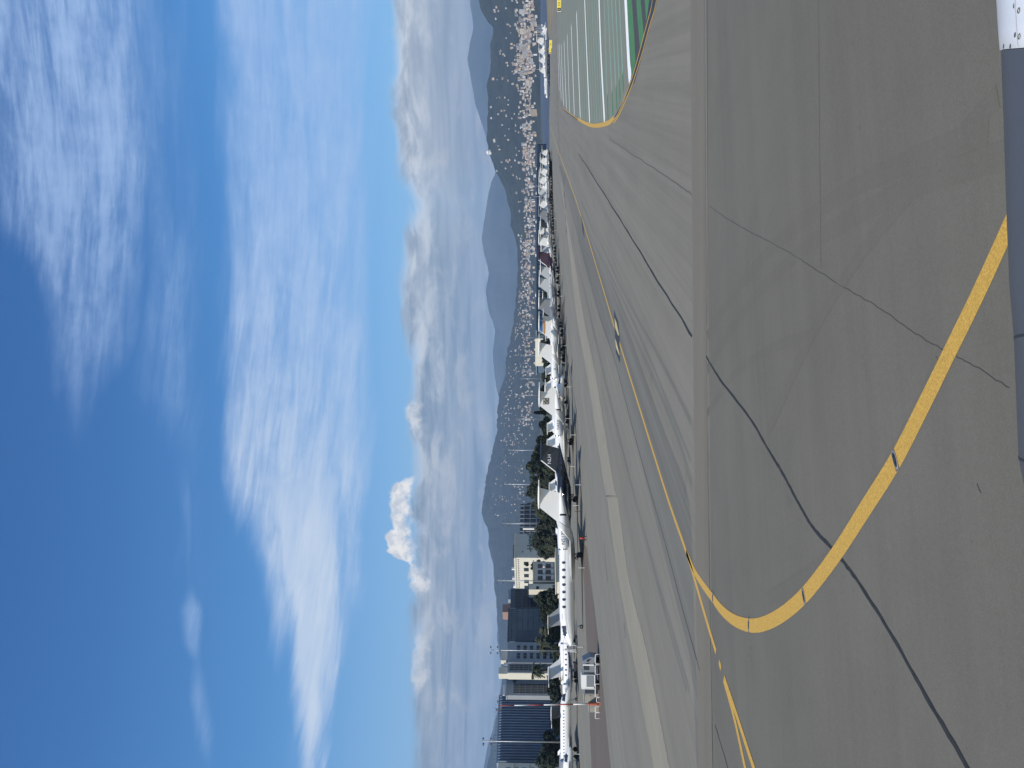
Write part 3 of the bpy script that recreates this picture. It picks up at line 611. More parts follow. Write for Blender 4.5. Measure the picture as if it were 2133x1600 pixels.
def airfoil_surface(root, tip, tk=(0.11, 0.09), n=10):
    """root/tip: (leading edge point, trailing edge point); thick plate with rounded edge between them"""
    rings = []
    for (le, te), k in ((root, tk[0]), (tip, tk[1])):
        le, te = Vector(le), Vector(te); c = te - le; ax = (Vector(tip[0]) - Vector(root[0])).normalized(); nn = c.cross(ax).normalized(); L = c.length; r = []
        for i in range(n):
            x = i / (n - 1); r.append(le + c * x + nn * (L * k * 1.5 * (math.sqrt(x) - x) + 0.002))
        for i in range(n - 2, 0, -1):
            x = i / (n - 1); r.append(le + c * x - nn * (L * k * 1.5 * (math.sqrt(x) - x) + 0.002))
        rings.append(r)
    b = MB(); b.loft(rings); return b
def circ(x, y, z, r, n=20, ry=None): return [(x, y + r * math.cos(2 * math.pi * i / n), z + (ry or r) * math.sin(2 * math.pi * i / n)) for i in range(n)]
ME = {}
def me_(key, fn, smooth=True):
    if key not in ME: ME[key] = fn().mesh(key, smooth)
    return ME[key]
def body_mesh():
    b = MB(); n = 28; ss = []
    for (a, *_), (c, *_) in zip(ST, ST[1:]):
        k = max(1, int((c - a) / 0.7)); ss += [a + (c - a) * i / k for i in range(k)]
    ss.append(24.5); b.loft([[fus(s, 2 * math.pi * i / n) for i in range(n)] for s in ss]); return b
def belly_mesh():
    b = MB(); rings = []
    for s, w, h in ((8.6, .2, .1), (9.4, .75, .35), (10.6, 1.15, .55), (13.5, 1.28, .62), (16.0, 1.05, .5), (17.2, .5, .25), (17.8, .1, .06)):
        rings.append([(OX - s, w * math.cos(a), 1.75 + h * math.sin(a)) for a in (2 * math.pi * i / 18 for i in range(18))])
    b.loft(rings); return b
def wing_mesh(sg):
    b = airfoil_surface(((OX - 9.6, sg * .9, 1.72), (OX - 15.6, sg * .9, 1.72)), ((OX - 15.6, sg * 10.6, 2.35), (OX - 17.5, sg * 10.6, 2.35)), (.11, .10)); return b
def winglet_mesh(sg):
    return airfoil_surface(((OX - 15.7, sg * 10.58, 2.33), (OX - 17.5, sg * 10.58, 2.33)), ((OX - 17.6, sg * 11.25, 3.95), (OX - 18.5, sg * 11.25, 3.95)), (.08, .07))
def fin_mesh():
    b = MB(); prof = [(15.6, 3.62), (17.8, 3.80), (19.1, 4.10), (21.3, 6.9), (24.4, 6.9), (23.5, 3.3), (20.0, 3.3)]
    def th(s): return .17 if s < 23 else .06
    L = [(OX - s, (.04 if i in (0, 3, 4, 5) else .14), z) for i, (s, z) in enumerate(prof)]; Q = [(x, -y, z) for x, y, z in L]
    b.loft([L, Q]); return b
def stab_mesh():
    b = MB()
    pl = [(21.3, 0.0), (22.0, .5), (24.2, 4.5), (25.2, 4.5), (24.6, 0.5), (24.9, 0)]
    full = [(OX - s, y) for s, y in pl] + [(OX - s, -y) for s, y in pl[-2:0:-1]]
    b.loft([[(x, y, 6.84) for x, y in full], [(x * 1.0, y, 6.98) for x, y in full]])
    b.loft([circ(OX - s, 0, 6.91, r, 12, r * .8) for s, r in ((20.9, .04), (21.3, .17), (22.5, .22), (24.5, .16), (25.1, .03))]); return b
def lead_mesh():
    b = MB(); b.tube([(OX - s, 0, z) for s, z in ((3.4, 3.60), (8, 3.685), (14.5, 3.69), (15.6, 3.70), (17.8, 3.86), (19.05, 4.14), (21.25, 6.95))], [.03, .10, .11, .10, .10, .11, .13], 8); return b
EY, EZ = 1.95, 3.05
def nacelle_mesh(sg):
    b = MB(); b.loft([circ(OX - s, sg * EY, EZ, r, 24) for s, r in ((14.75, .70), (15.2, .77), (16.2, .82), (17.6, .80), (18.8, .70), (19.8, .55))], False); return b
def lip_mesh(sg):
    b = MB(); b.loft([circ(OX - s, sg * EY, EZ, r, 24) for s, r in ((14.72, .705), (14.55, .66), (14.50, .61), (14.55, .56), (14.9, .54))], False); return b
def fan_mesh(sg):
    b = MB(); b.loft([circ(OX - 14.95, sg * EY, EZ, .55, 24), circ(OX - 14.93, sg * EY, EZ, .12, 24), circ(OX - 14.7, sg * EY, EZ, .02, 24)], True); return b
def pipe_mesh(sg):
    b = MB(); b.loft([circ(OX - s, sg * EY, EZ, r, 20) for s, r in ((19.79, .56), (20.05, .50), (20.1, .46), (19.5, .44), (19.5, .01))], False); return b
def pylon_mesh(sg):
    return airfoil_surface(((OX - 15.4, sg * .8, 2.95), (OX - 19.0, sg * .7, 2.95)), ((OX - 15.6, sg * 1.35, 3.0), (OX - 19.2, sg * 1.45, 3.0)), (.09, .09))
def win_mesh(s, sg, w, h):
    b = MB(); c = math.asin(.42); rows = []; n = 16
    cen = fus(s, c, .012); pts = []
    for i in range(n):
        t = 2 * math.pi * i / n; p = fus(s + w / 2 * math.cos(t), c + (h / 2) / 1.17 * math.sin(t), .012); pts.append((p.x, sg * p.y, p.z))
    b.poly(pts); return b
def shield_mesh():
    b = MB()
    for sg in (1, -1):
        for (s0, s1, a0, a1, lo0) in ((1.38, 2.3, 20, 82, 22), (2.36, 3.0, 16, 62, 18)):
            rows = []
            for i in range(5):
                s = s0 + (s1 - s0) * i / 4; row = []
                for j in range(6):
                    a = R(a0 + (a1 - a0) * j / 5); p = fus(s + 0.25 * (1 - j / 5) * (1 if s0 < 2 else .4), a, .014); row.append((p.x, sg * p.y, p.z))
                rows.append(row)
            b.grid(rows)
    return b
def stripe_mesh(sg, a0, a1, s0=1.2, s1=20.5, curve=0.0):
    b = MB(); rows = []
    for i in range(40):
        t = i / 39; s = s0 + (s1 - s0) * t; row = []
        for a in (a0, (a0 + a1) / 2, a1):
            p = fus(s, R(a + curve * (1 - min(1, t * 3)) ** 2), .007); row.append((p.x, sg * p.y, p.z))
        rows.append(row)
    b.grid(rows); return b
def door_mesh():
    b = MB(); o = []
    for (s, a) in ((4.0, -18), (4.0, 42), (4.85, 42), (4.85, -18), (4.0, -18)): o.append(fus(s, R(a), .01))
    b.tube(o[:2], .02, 4).tube(o[1:3], .02, 4).tube(o[2:4], .02, 4); return b
def wheel_mesh(x, y, r, w):
    b = MB(); b.loft([[(x + q * math.cos(t), y + d, r + q * math.sin(t)) for t in (2 * math.pi * i / 20 for i in range(20))] for q, d in ((r * .6, -w), (r * .93, -w), (r, -w * .6), (r, w * .6), (r * .93, w), (r * .6, w))]); return b
def strut_mesh(x, y, z1, r): b = MB(); b.tube([(x, y, r), (x, y, z1)], .085, 8); b.tube([(x - .0, y - .28, r), (x, y + .28, r)], .07, 8); b.tube([(x, y, r + .3), (x - .55, y, z1)], .05, 6); return b
def part(key, fn, m, parent, smooth=True, name=None):
    me = me_(key, fn, smooth); o = link(name or key.split(':')[0], me, parent)
    if not me.materials: me.materials.append(m)
    o.material_slots[0].link = 'OBJECT'; o.material_slots[0].material = m; return o
def jet(loc, rz, sc, label, group, body=PW, fin=None, eng=None, nwin=7, win=(.46, .62), reg=None, stripes=(), lead=None, finmark=None, fintext=None, cover=None, finbands=(), wing=None, stab=None, winglet=None, s_win=(5.9, 12.6)):
    t = empty('business_jet', loc, rz, sc); tag(t, label, 'jet', group); fin = fin or body; eng = eng or body; wing = wing or PG; winglet = winglet or body
    fu = part('fuselage', body_mesh, body, t); part('belly_fairing', belly_mesh, body, t); part('windshield', shield_mesh, AWIN, t); part('door', door_mesh, LINE_D, t)
    for sg in (1, -1):
        for i in range(nwin):
            s = s_win[0] + (s_win[1] - s_win[0]) * i / (nwin - 1); k = 'window:%.2f:%d:%.2f' % (s, sg, win[0]); part(k, lambda: win_mesh(s, sg, *win), AWIN, t, False)
    f = part('tail_fin', fin_mesh, fin, t, False); part('tailplane', stab_mesh, stab or body, t, False)
    for sg in (1, -1):
        w = part('wing:%d' % sg, lambda: wing_mesh(sg), wing, t); part('winglet:%d' % sg, lambda: winglet_mesh(sg), winglet, w)
        e = part('engine:%d' % sg, lambda: nacelle_mesh(sg), eng, t); part('inlet_lip:%d' % sg, lambda: lip_mesh(sg), CHROME, e); part('fan:%d' % sg, lambda: fan_mesh(sg), cover or DARKIN, e); part('exhaust:%d' % sg, lambda: pipe_mesh(sg), DARKIN, e)
        part('pylon:%d' % sg, lambda: pylon_mesh(sg), body, t)
        for dy in (-.22, .22):
            part('wheel:%d:%.2f' % (sg, dy), lambda: wheel_mesh(OX - 13.8, sg * 2.0 + dy, .44, .13), RUB, t)
        part('main_gear_leg:%d' % sg, lambda: strut_mesh(OX - 13.8, sg * 2.0, 1.75, .44), STRUT, t)
    for dy in (-.16, .16): part('wheel:n%.2f' % dy, lambda: wheel_mesh(OX - 2.9, dy, .30, .09), RUB, t)
    part('nose_gear_leg', lambda: strut_mesh(OX - 2.9, 0, 1.6, .30), STRUT, t)
    for (a0, a1, m_, cv, s0, s1) in stripes:
        for sg in (1, -1): part('cheatline:%s:%s:%d:%s:%s' % (a0, a1, sg, cv, s0), lambda: stripe_mesh(sg, a0, a1, s0, s1, cv), m_, t)
    if lead: part('leading_edge', lead_mesh, lead, f)
    for (z0, z1, m_) in finbands:
        def fb():
            b = MB(); le = lambda z: 19.1 + (z - 4.10) / 2.8 * 2.2 + .12; te = lambda z: 23.5 + (z - 3.3) / 3.6 * .8 - .08
            b.loft([[(OX - le(z0), y, z0), (OX - le(z1), y, z1), (OX - te(z1), y, z1), (OX - te(z0), y, z0)] for y in (.16, -.16)]); return b
        part('fin_band:%s' % z0, fb, m_, f, False)
    for sg in (1, -1):
        if reg:
            k = 'regtext:' + reg
            if k not in ME: ME[k] = text_mesh(reg, .80, .006)
            o = link('registration', ME[k], None); o.parent = t.children[0]
            for c in t.children:
                if c.name.startswith('engine') and ((c.data.vertices[0].co.y > 0) == (sg > 0)): o.parent = c
            if not ME[k].materials: ME[k].materials.append(INK)
            o.material_slots[0].link = 'OBJECT'; o.material_slots[0].material = INK
            o.rotation_euler = (R(90), 0, R(180) if sg > 0 else 0); o.location = (OX - 16.8, sg * (EY + .822), EZ + .02)
        if fintext:
            k = 'fintext:' + fintext
            if k not in ME: ME[k] = text_mesh(fintext, .95)
            o = link('fin_lettering', ME[k], f)
            if not ME[k].materials: ME[k].materials.append(INKW)
            o.rotation_euler = (R(90), 0, R(180) if sg > 0 else 0); o.location = (OX - 21.4, sg * .155, 5.3)
        if finmark:
            def mk():
                b = MB()
                for (x, z) in ((-.32, .3), (.32, .3), (-.32, -.3), (.32, -.3)): b.box((OX - 22.1 + x, sg * .15, 5.55 + z), (.58, .03, .54))
                return b
            def mk2():
                b = MB()
                for (x, z, w, h) in ((-.3, .34, .16, .3), (.36, .36, .3, .14), (-.36, -.3, .22, .1), (.3, -.28, .12, .3), (0.02, 0.02, .1, .1)): b.box((OX - 22.1 + x, sg * .168, 5.55 + z), (w, .012, h))
                return b
            e_ = part('emblem:%d' % sg, mk, mat('emblem_bronze', (.10, .085, .04), .5), f, False); part('emblem_pattern:%d' % sg, mk2, PW, e_, False)
    return t
HL = math.atan2(-.22, -.975)          # nose to the left of the picture
HR = math.atan2(.10, .995)            # nose to the right
def J(px, py, sc, label, rz=HL, group='business jets parked along the apron edge', dz=0, **k):
    p = P(px, py); return jet((p.x, p.y, 0.005), rz, sc, label, group, **k)
J(1213, 1156, 1.10, 'nearest white business jet, long thin dark cheatline and seven oval windows, nose to the left', nwin=7, reg='N517287', stripes=((9, 10.2, LINE_D, -14, 1.2, 14.5), (16, 16.8, LINE_D, -14, 1.2, 14.5)), wing=PG)
J(1203, 1040, 1.03, 'black business jet with a bright white fin edge, its tail marked with white letters', body=PK, fin=PK, eng=PK, lead=PW, fintext='NLH', wing=PK, stab=PK, winglet=PK)
J(1194, 920, 1.08, 'white business jet with a small square dark emblem on its tall tail fin', reg='N43X', finmark=True, stab=PW)
J(1185, 877, 0.86, 'small white jet half hidden behind the fin with the square emblem', stripes=((-20, -14, LINE_D, 0, 2, 20), (-32, -27, LINE_D, 0, 2, 20)))
J(1181, 799, 1.08, 'white business jet with a thin dark sweep line across its fin', reg='X', stripes=((-3, -1, LINE_D, 0, 2, 20),))
J(1177, 745, 1.08, 'white business jet whose fin is blue over an orange band', finbands=((6.0, 6.75, PB), (5.35, 5.75, PO)), winglet=PW)
J(1173, 694, 1.08, 'grey-finned business jet next beyond the one with the blue and orange fin', fin=PMG, body=PG, eng=PMG, stab=PW)
J(1167.5, 642, 1.06, 'pale grey business jet just this side of the maroon one', fin=PG, body=PG, eng=PG, stab=PW)
J(1164, 584, 1.10, 'dark maroon business jet with a white leading edge on the fin', fin=PM, body=PM, eng=PM, stab=PM, lead=PW, wing=PG)
J(1160, 547, 1.08, 'white business jet next beyond the maroon one')
J(1157.5, 520, 1.02, 'white business jet with a round dark mark low on its fin', stripes=((-5, 0, LINE_D, 0, 4, 20),), finbands=((4.4, 4.9, LINE_D),))
J(1154, 482, 1.08, 'mid grey business jet far down the row', fin=PMG, body=PMG, eng=PMG, wing=PG)
J(1152.5, 457, 1.02, 'small far white jet between two grey-finned ones')
J(1151.5, 432, 1.06, 'far jet with a light grey fin, last grey one of the row', fin=PG, eng=PG)
J(1151.3, 407, 1.05, 'far white jet next beyond the last light grey fin')
J(1150.5, 384, 0.92, 'short far white jet with dark wing undersides, well down the row', wing=PMG)
J(1150, 362, 0.95, 'far white jet last but one before the open water', stripes=((-10, 0, LINE_B, 0, 4, 20),))
J(1149.5, 340, 0.80, 'last and smallest white jet of the row beside the open water')
# second row, noses the other way
G2 = 'jets of the second row, facing right'
J(1202, 1414, 0.74, 'white jet with navy lower stripes and dark tail, behind the white service truck', rz=HR, group=G2, body=PW, fin=PK, eng=PW, reg='V-SGAD', nwin=6, stripes=((-44, -14, LINE_B, 30, 5, 19), (-10, -7, LINE_B, 20, 5, 19)), stab=PW, wing=PG)
J(1203.5, 1568, 0.92, 'white jet with a long row of small square windows, leftmost whole one', rz=HR, group=G2, nwin=17, win=(.26, .36), eng=PMG, cover=PRED, wing=PG, stab=PW, s_win=(5.0, 15.4))
J(1207, 1690, 0.84, 'rounded white jet nose cut off by the left end of the view', rz=HR, group=G2, wing=PG)
J(1197, 1330, 0.80, 'white jet with square cabin windows above the nearest jet nose', rz=HR, group=G2, nwin=8, win=(.34, .38), fin=PG, wing=PG)
J(1194, 1226, 0.80, 'cream jet hidden behind the nearest jet, its tail above the white roofline', rz=HR, group=G2, body=PC, fin=PMG, stab=PC, eng=PC, wing=PC)
for (px, py, sc, lb) in ((1184, 868, .78, 'white tail standing behind the engine of the jet with the square emblem'), (1181, 838, .76, 'second white tail behind the jet with the square emblem, nearer its fin'),
                         (1174, 760, .74, 'white jet behind the one with the thin sweep line, tail towards the left'), (1172, 728, .76, 'white jet behind the blue and orange fin, facing right'),
                         (1187, 960, .72, 'small white jet behind the black one, only bits of its tail showing'), (1166, 660, .74, 'white jet of the second row behind the grey finned one')):
    J(px, py, sc, lb, rz=HR, group=G2, wing=PG)
G4 = 'jets of a further row, noses left'
for (px, py, sc, kw, lb) in ((1166, 612, 1.0, dict(fin=PG), 'light-finned jet peeping between the two pale grey finned jets'), (1163, 562, .95, dict(fin=PG), 'grey tail right behind the maroon fin'), (1158, 534, .98, dict(fin=PMG), 'dark grey fin between two white jets beyond the maroon one'), (1155.5, 503, .95, dict(fin=PK), 'black tail just beyond the round dark mark'),
                             (1153, 470, .92, dict(fin=PT), 'teal-grey fin between the mid grey jet and a small white one'), (1151.5, 445, .9, dict(fin=PMG, body=PG), 'mid grey tail squeezed before the last light grey fin'), (1150.5, 420, .95, {}, 'white tail squeezed behind the last light grey fin'), (1150, 395, .98, dict(fin=PMG), 'dark-finned far jet among the white ones near the water'),
                             (1149.5, 372, .78, dict(fin=PT), 'teal-grey far tail behind the short jet with dark wings'), (1149, 350, .70, dict(fin=PMG), 'grey far tail between the last two jets of the row'), (1170, 676, .9, dict(fin=PT), 'dark teal fin just behind the grey-finned jet'), (1176, 722, .9, {}, 'white tail between the orange band and the grey fin')):
    J(px, py, sc, lb, group=G4, **kw)
G3 = 'white jets bunched at the right end near the water'
for (px, py, sc, lb, kw) in ((1145.2, 168, .95, 'leftmost of the white jets bunched at the right near the water', {}), (1145.0, 148, 1.0, 'white jet second from the left in the right-hand bunch', {}), (1144.8, 130, 1.05, 'white jet in the middle of the right-hand bunch, dark cabin stripe', dict(stripes=((0, 14, LINE_D, 0, 3, 18),))), (1144.6, 112, 1.25, 'tallest white tail of the right-hand bunch, above the paired yellow sign', {})):
    J(px, py, sc, lb, group=G3, **kw)
#PART5

# ------------------------------------------------------------------ tall lamp masts behind the jets
GALV = mat('galvanised_steel', (0.42, 0.43, 0.43), 0.45, 0.5, var=0.1, scale=2); LAMPM = mat('floodlight_housing', (0.10, 0.105, 0.11), 0.5)
LM = empty('lamp_mast')
HM_ = 22.0
b = MB(); b.tube([(0, 0, 0), (0, 0, HM_ - 0.4)], [0.21, 0.10], 8); b.build('pole', GALV, LM, True)
for z in (HM_ - 0.6, HM_ - 2.6):
    b = MB(); b.tube([(-0.9, 0, z), (0.9, 0, z)], 0.05, 6); b.build('crossarm', GALV, LM)
    for s in (-1, 1):
        b = MB(); b.box((s * 0.85, -0.22, z + 0.18), (0.5, 0.55, 0.30), 0.15 * s); b.build('floodlight', LAMPM, LM)
MASTS = [(1545, 1003, 'tallest lamp mast, in front of the blue glass building at the left end'), (1355, 1019, 'lamp mast in front of the grey concrete building with the roof boxes'), (1210, 1034, 'lamp mast left of the cream hotel'),
         (1091, 1046, 'lamp mast between the hotel lettering and the nearest jet\'s tail'), (1009, 1049, 'lamp mast among the pines left of the black jet\'s fin'), (938, 1058, 'lamp mast above the black jet\'s tail'),
         (873, 1074, 'lamp mast at the left edge of the fin with the square emblem'), (824, 1079, 'lamp mast right behind the fin with the square emblem'), (789, 1085, 'lamp mast over the white jet with the thin sweep line, left one of a pair'),
         (773, 1086, 'lamp mast over the white jet with the thin sweep line, right one of a pair'), (741, 1088, 'lamp mast behind the fin with the thin sweep line'), (704, 1091, 'lamp mast just left of the blue and orange fin'),
         (410, 1110, 'far lamp mast over the last grey fin of the row'), (388, 1111, 'far lamp mast between the small white jets and the town'), (145, 1112, 'thin far mast behind the right-hand bunch of white jets'), (85, 1118, 'thin far mast right of the right-hand bunch of white jets')]
for i, (py, px, lb) in enumerate(MASTS):
    Y = (HM_ - EYE.z) * F / (XH - px); Y = min(Y, 620)
    o = LM if i == 0 else copy_tree(LM)
    o.location = ((800 - py) / F * Y, Y, 0); o.rotation_euler = (0, 0, R(rnd.uniform(-25, 25)))
    sc = (1 if i < 12 else ((XH - px) / F * Y + EYE.z) / HM_); o.scale = (1, 1, sc)
    tag(o, lb, 'lamp mast', 'lamp masts behind the parked jets')

# ------------------------------------------------------------------ buildings at the left
BGLASS = mat('blue_glass', (0.11, 0.155, 0.23), 0.22, var=0.15, scale=0.15); BGL2 = mat('dark_glass', (0.022, 0.030, 0.040), 0.18); TEAL = mat('teal_glass', (0.12, 0.17, 0.20), 0.25, var=0.15, scale=0.2)
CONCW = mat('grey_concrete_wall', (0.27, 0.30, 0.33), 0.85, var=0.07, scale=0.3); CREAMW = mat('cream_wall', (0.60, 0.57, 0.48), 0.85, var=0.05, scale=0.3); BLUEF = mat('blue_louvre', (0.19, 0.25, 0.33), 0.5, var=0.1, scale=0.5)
ROOFD = mat('dark_roofing', (0.07, 0.075, 0.08), 0.8); DARKW = mat('dark_cladding', (0.06, 0.08, 0.105), 0.5, var=0.15, scale=0.4); ROOFW = mat('cream_plant_box', (0.60, 0.56, 0.46), 0.8, var=0.06, scale=0.5)
WFRAME = mat('pale_frame', (0.34, 0.36, 0.38), 0.6); SIGNI = mat('dark_green_letters', (0.025, 0.055, 0.045), 0.5); BALC = mat('balcony_white', (0.62, 0.62, 0.60), 0.7); BROWNW = mat('brown_shutter', (0.11, 0.085, 0.08), 0.7)
q2 = math.sqrt(.5)
def bld(name, label, yl, yr, xtop, d, depth, wallm, cat='building', base=0.0):
    X0 = (800 - yl) / F * d; k = (800 - yr) / F; w = (k * d - X0) / (q2 * (1 - k)); h = EYE.z + (XH - xtop) / F * d
    t = empty(name, (X0, d, 0), R(45)); tag(t, label, cat)
    b = MB(); b.box((w / 2, depth / 2, h / 2), (w, depth, h)); b.build('wall', wallm, t)
    return t, w, h
def bx(name, t, m, c, d): b = MB(); b.box(c, d); return b.build(name, m, t)
def windows(t, x0, x1, z0, z1, nx, nz, fill, m, y=0.0, name='window', frame=None, fz=None):
    cw = (x1 - x0) / nx; ch = (z1 - z0) / nz
    for i in range(nx):
        for j in range(nz):
            o = bx(name, t, m, (x0 + cw * (i + .5), y, z0 + ch * (j + .5)), (cw * fill, 0.12, ch * (fz or fill)))
            if frame: bx('mullion', o, frame, (x0 + cw * (i + .5), y - .02, z0 + ch * (j + .5)), (0.07, 0.14, ch * (fz or fill)))
def sidewindows(t, y0, y1, z0, z1, ny, nz, fill, m, fz=None):
    cw = (y1 - y0) / ny; ch = (z1 - z0) / nz
    for i in range(ny):
        for j in range(nz): bx('window', t, m, (0, y0 + cw * (i + .5), z0 + ch * (j + .5)), (0.12, cw * fill, ch * (fz or fill)))
# blue glass block with upright louvres
t, w, h = bld('glass_office', 'blue glass office block with upright louvres, at the left edge of the view', 1589, 1449, 1037, 262, 9, BGLASS)
b = MB()
for i in range(25): b.box((w * (i + .3) / 25, -0.35, h * .58), (0.16, 0.7, h * .84))
b.build('louvre_screen', BLUEF, t)
bx('side_wall', t, CREAMW, (-0.16, 4.5, h / 2), (0.3, 8.8, h - .02)); bx('parapet', t, BLUEF, (w / 2, 4.4, h + .25), (w + .3, 8.5, .5))
windows(t, 1, w - 1, 1.0, h * .22, 10, 1, .6, BGL2, -.03)
for i in range(17):
    b = MB(); x = w * (i + .5) / 17; b.tube([(x, 0.6, h + .5), (x, 0.6, h + 1.5)], .05, 5); b.box((x, .35, h + 1.5), (.5, .7, .08)); b.build('roof_lamp', WFRAME, t)
# further block of the same louvres seen at the far left
t, w, h = bld('pale_office', 'pale greenish end wall cut off by the left edge of the view', 1640, 1590, 1036, 250, 12, CREAMW)
windows(t, 1, w - 1, 3, h - 2, 3, 6, .6, TEAL, -.03)
for s in range(3): bx('ledge', t, WFRAME, (w / 2, -.25, h * (s + 1) / 4), (w, .5, .2))
# grey concrete building with dark glazed panel and round emblem
t, w, h = bld('concrete_office', 'grey concrete office with a large dark glazed panel and a round emblem', 1449, 1411.5, 1056, 274, 9, CONCW)
pn = bx('glazed_panel', t, BGL2, (w * .38, -.05, h * .48), (w * .56, .14, h * .80))
b = MB()
for i in range(7): b.box((w * (.10 + .56 * i / 6), -.14, h * .48), (.09, .1, h * .80))
for j in range(8): b.box((w * .38, -.16, h * (.08 + .8 * j / 7)), (w * .56, .1, .09))
b.build('mullions', CONCW, pn)
b = MB(); b.loft([[(w * .82 + .9 * math.cos(a), y, h * .86 + .75 * math.sin(a)) for a in (2 * math.pi * i / 20 for i in range(20))] for y in (-.12, .02)]); b.build('emblem', mat('emblem_green', (0.035, 0.07, 0.055), .6), t)
bx('roof_sign', t, BALC, (w * .35, 1.2, h + 1.2), (w * .55, .5, .7)); bx('roof_slab', t, CONCW, (w / 2, 4.5, h + .2), (w + .3, 9.3, .4))
# the same complex, right half with a lit end wall
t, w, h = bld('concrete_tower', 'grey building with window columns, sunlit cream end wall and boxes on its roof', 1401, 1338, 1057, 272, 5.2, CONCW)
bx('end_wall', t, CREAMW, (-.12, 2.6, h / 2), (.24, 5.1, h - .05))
rc = bx('recess_glazing', t, BGL2, (w * .15, -.04, h * .5), (w * .22, .12, h * .92))
b = MB()
for i in range(4): b.box((w * (.06 + .06 * i), -.12, h * .5), (.07, .08, h * .9))
for j in range(10): b.box((w * .15, -.12, h * (.06 + .09 * j)), (w * .2, .08, .08))
b.build('mullions', CONCW, rc)
bx('pilaster', t, CONCW, (w * .31, -.3, h * .5), (w * .04, .6, h * .98))
windows(t, w * .42, w * .92, h * .10, h * .86, 2, 6, .72, BGL2, -.05, frame=CONCW, fz=.5)
bx('roof_box', t, ROOFW, (w * .10, 3, h + 1.6), (w * .22, 4, 3.2)); bx('roof_box', t, ROOFW, (w * .62, 3, h + 1.4), (w * .34, 3, 2.4)); bx('roof_vent', t, BALC, (w * .30, 1.5, h + .7), (1.2, 1.2, 1.4))
b = MB(); b.tube([(w * .45, 1, h), (w * .45, 1, h + 2.2)], .06, 5); b.tube([(w * .45 - .5, 1, h + 1.9), (w * .45 + .5, 1, h + 1.9)], .05, 5); b.build('aerial', GALV, t)
# dark teal glass blocks
t, w, h = bld('teal_office', 'teal glass office with thin floor lines, right of the grey concrete building', 1337, 1268, 1060, 285, 14, TEAL)
b = MB()
for j in range(9): b.box((w / 2, -.1, h * (j + .6) / 9), (w, .2, .28))
b.build('floor_bands', DARKW, t)
b = MB()
for i in range(16): b.box((w * (i + .5) / 16, -.12, h * .5), (.09, .16, h * .98))
b.build('mullions', DARKW, t); bx('dark_bay', t, DARKW, (w * .16, -.45, h * .42), (w * .3, .9, h * .84)); bx('roof_slab', t, DARKW, (w / 2, 7, h + .3), (w + .4, 14.4, .6))
t, w, h = bld('dark_office', 'dark glass block with a stepped grey roof, left of the cream hotel', 1267, 1226, 1063, 300, 14, DARKW)
windows(t, .5, w - .5, 2, h - 1.5, 6, 5, .82, BGL2, -.05); bx('roof_step', t, CONCW, (w * .75, 7, h + .5), (w * .5, 12, 1.0)); bx('plant_room', t, mat('terracotta_plant', (0.30, 0.19, 0.15), .8), (w * .25, 7, h + 1.6), (w * .4, 6, 3.2))
# cream hotel with lettering
t, w, h = bld('hotel', 'cream hotel with dark lettering and rows of dark windows round the corner', 1162, 1113, 1074, 335, 34, CREAMW)
bx('cornice', t, ROOFW, (w * .5, 17, h + .35), (w + .6, 34.6, .7)); bx('roof_edge', t, DARKW, (w * .62, 12, h + 1.0), (w * .6, 10, 1.0))
sidewindows(t, 2, 32, h * .38, h * .86, 6, 2, .55, BGL2, .5)
b = MB()
for i in range(22): b.box((-.08, 1.5 + i * 1.45, h - 1.1), (.14, .5, .5))
b.build('vent_row', BROWNW, t)
bx('roof_vent', t, BALC, (2, 12, h + 1.2), (1, 1, 1.6)); bx('roof_vent', t, BALC, (2, 20, h + 1.2), (1, 1, 1.6)); bx('roof_vent', t, BALC, (2, 27, h + 1.0), (1, 1.6, 1.2))
me = text_mesh('Hotel', 3.5, .12); me.materials.append(SIGNI); o = link('lettering', me, t); o.rotation_euler = (R(90), 0, 0); o.location = (w * .66, -.20, h * .64)
bx('sign_mark', t, SIGNI, (w * .30, -.15, h * .63), (1.6, .2, .28)); bx('window', t, BGL2, (w * .25, -.03, h * .83), (.7, .1, .4))
for i in range(2):
    for j in range(2):
        o = bx('balcony', t, BALC, (w * (.72 + .2 * i), -.6, h * (.30 + .16 * j)), (w * .16, 1.2, 1.1)); bx('opening', o, BGL2, (w * (.72 + .2 * i), -.06, h * (.30 + .16 * j) + 1.3), (w * .15, .14, 1.6))
# dark gridded office behind
t, w, h = bld('grid_office', 'dark office block with thin pale floor lines, right of the cream hotel behind the trees', 1112, 1050, 1083, 395, 16, DARKW)
b = MB()
for j in range(5): b.box((w / 2, -.15, h * (j + .7) / 5.3), (w, .3, .3))
for i in range(7): b.box((w * (i + .5) / 7, -.18, h * .5), (.2, .3, h))
b.build('facade_grid', WFRAME, t); windows(t, .5, w - .5, h * .13, h * .9, 7, 4, .8, BGL2, -.03); bx('frame_portal', t, BALC, (w * .12, -1.2, h * .70), (.4, 1.4, h * .42))
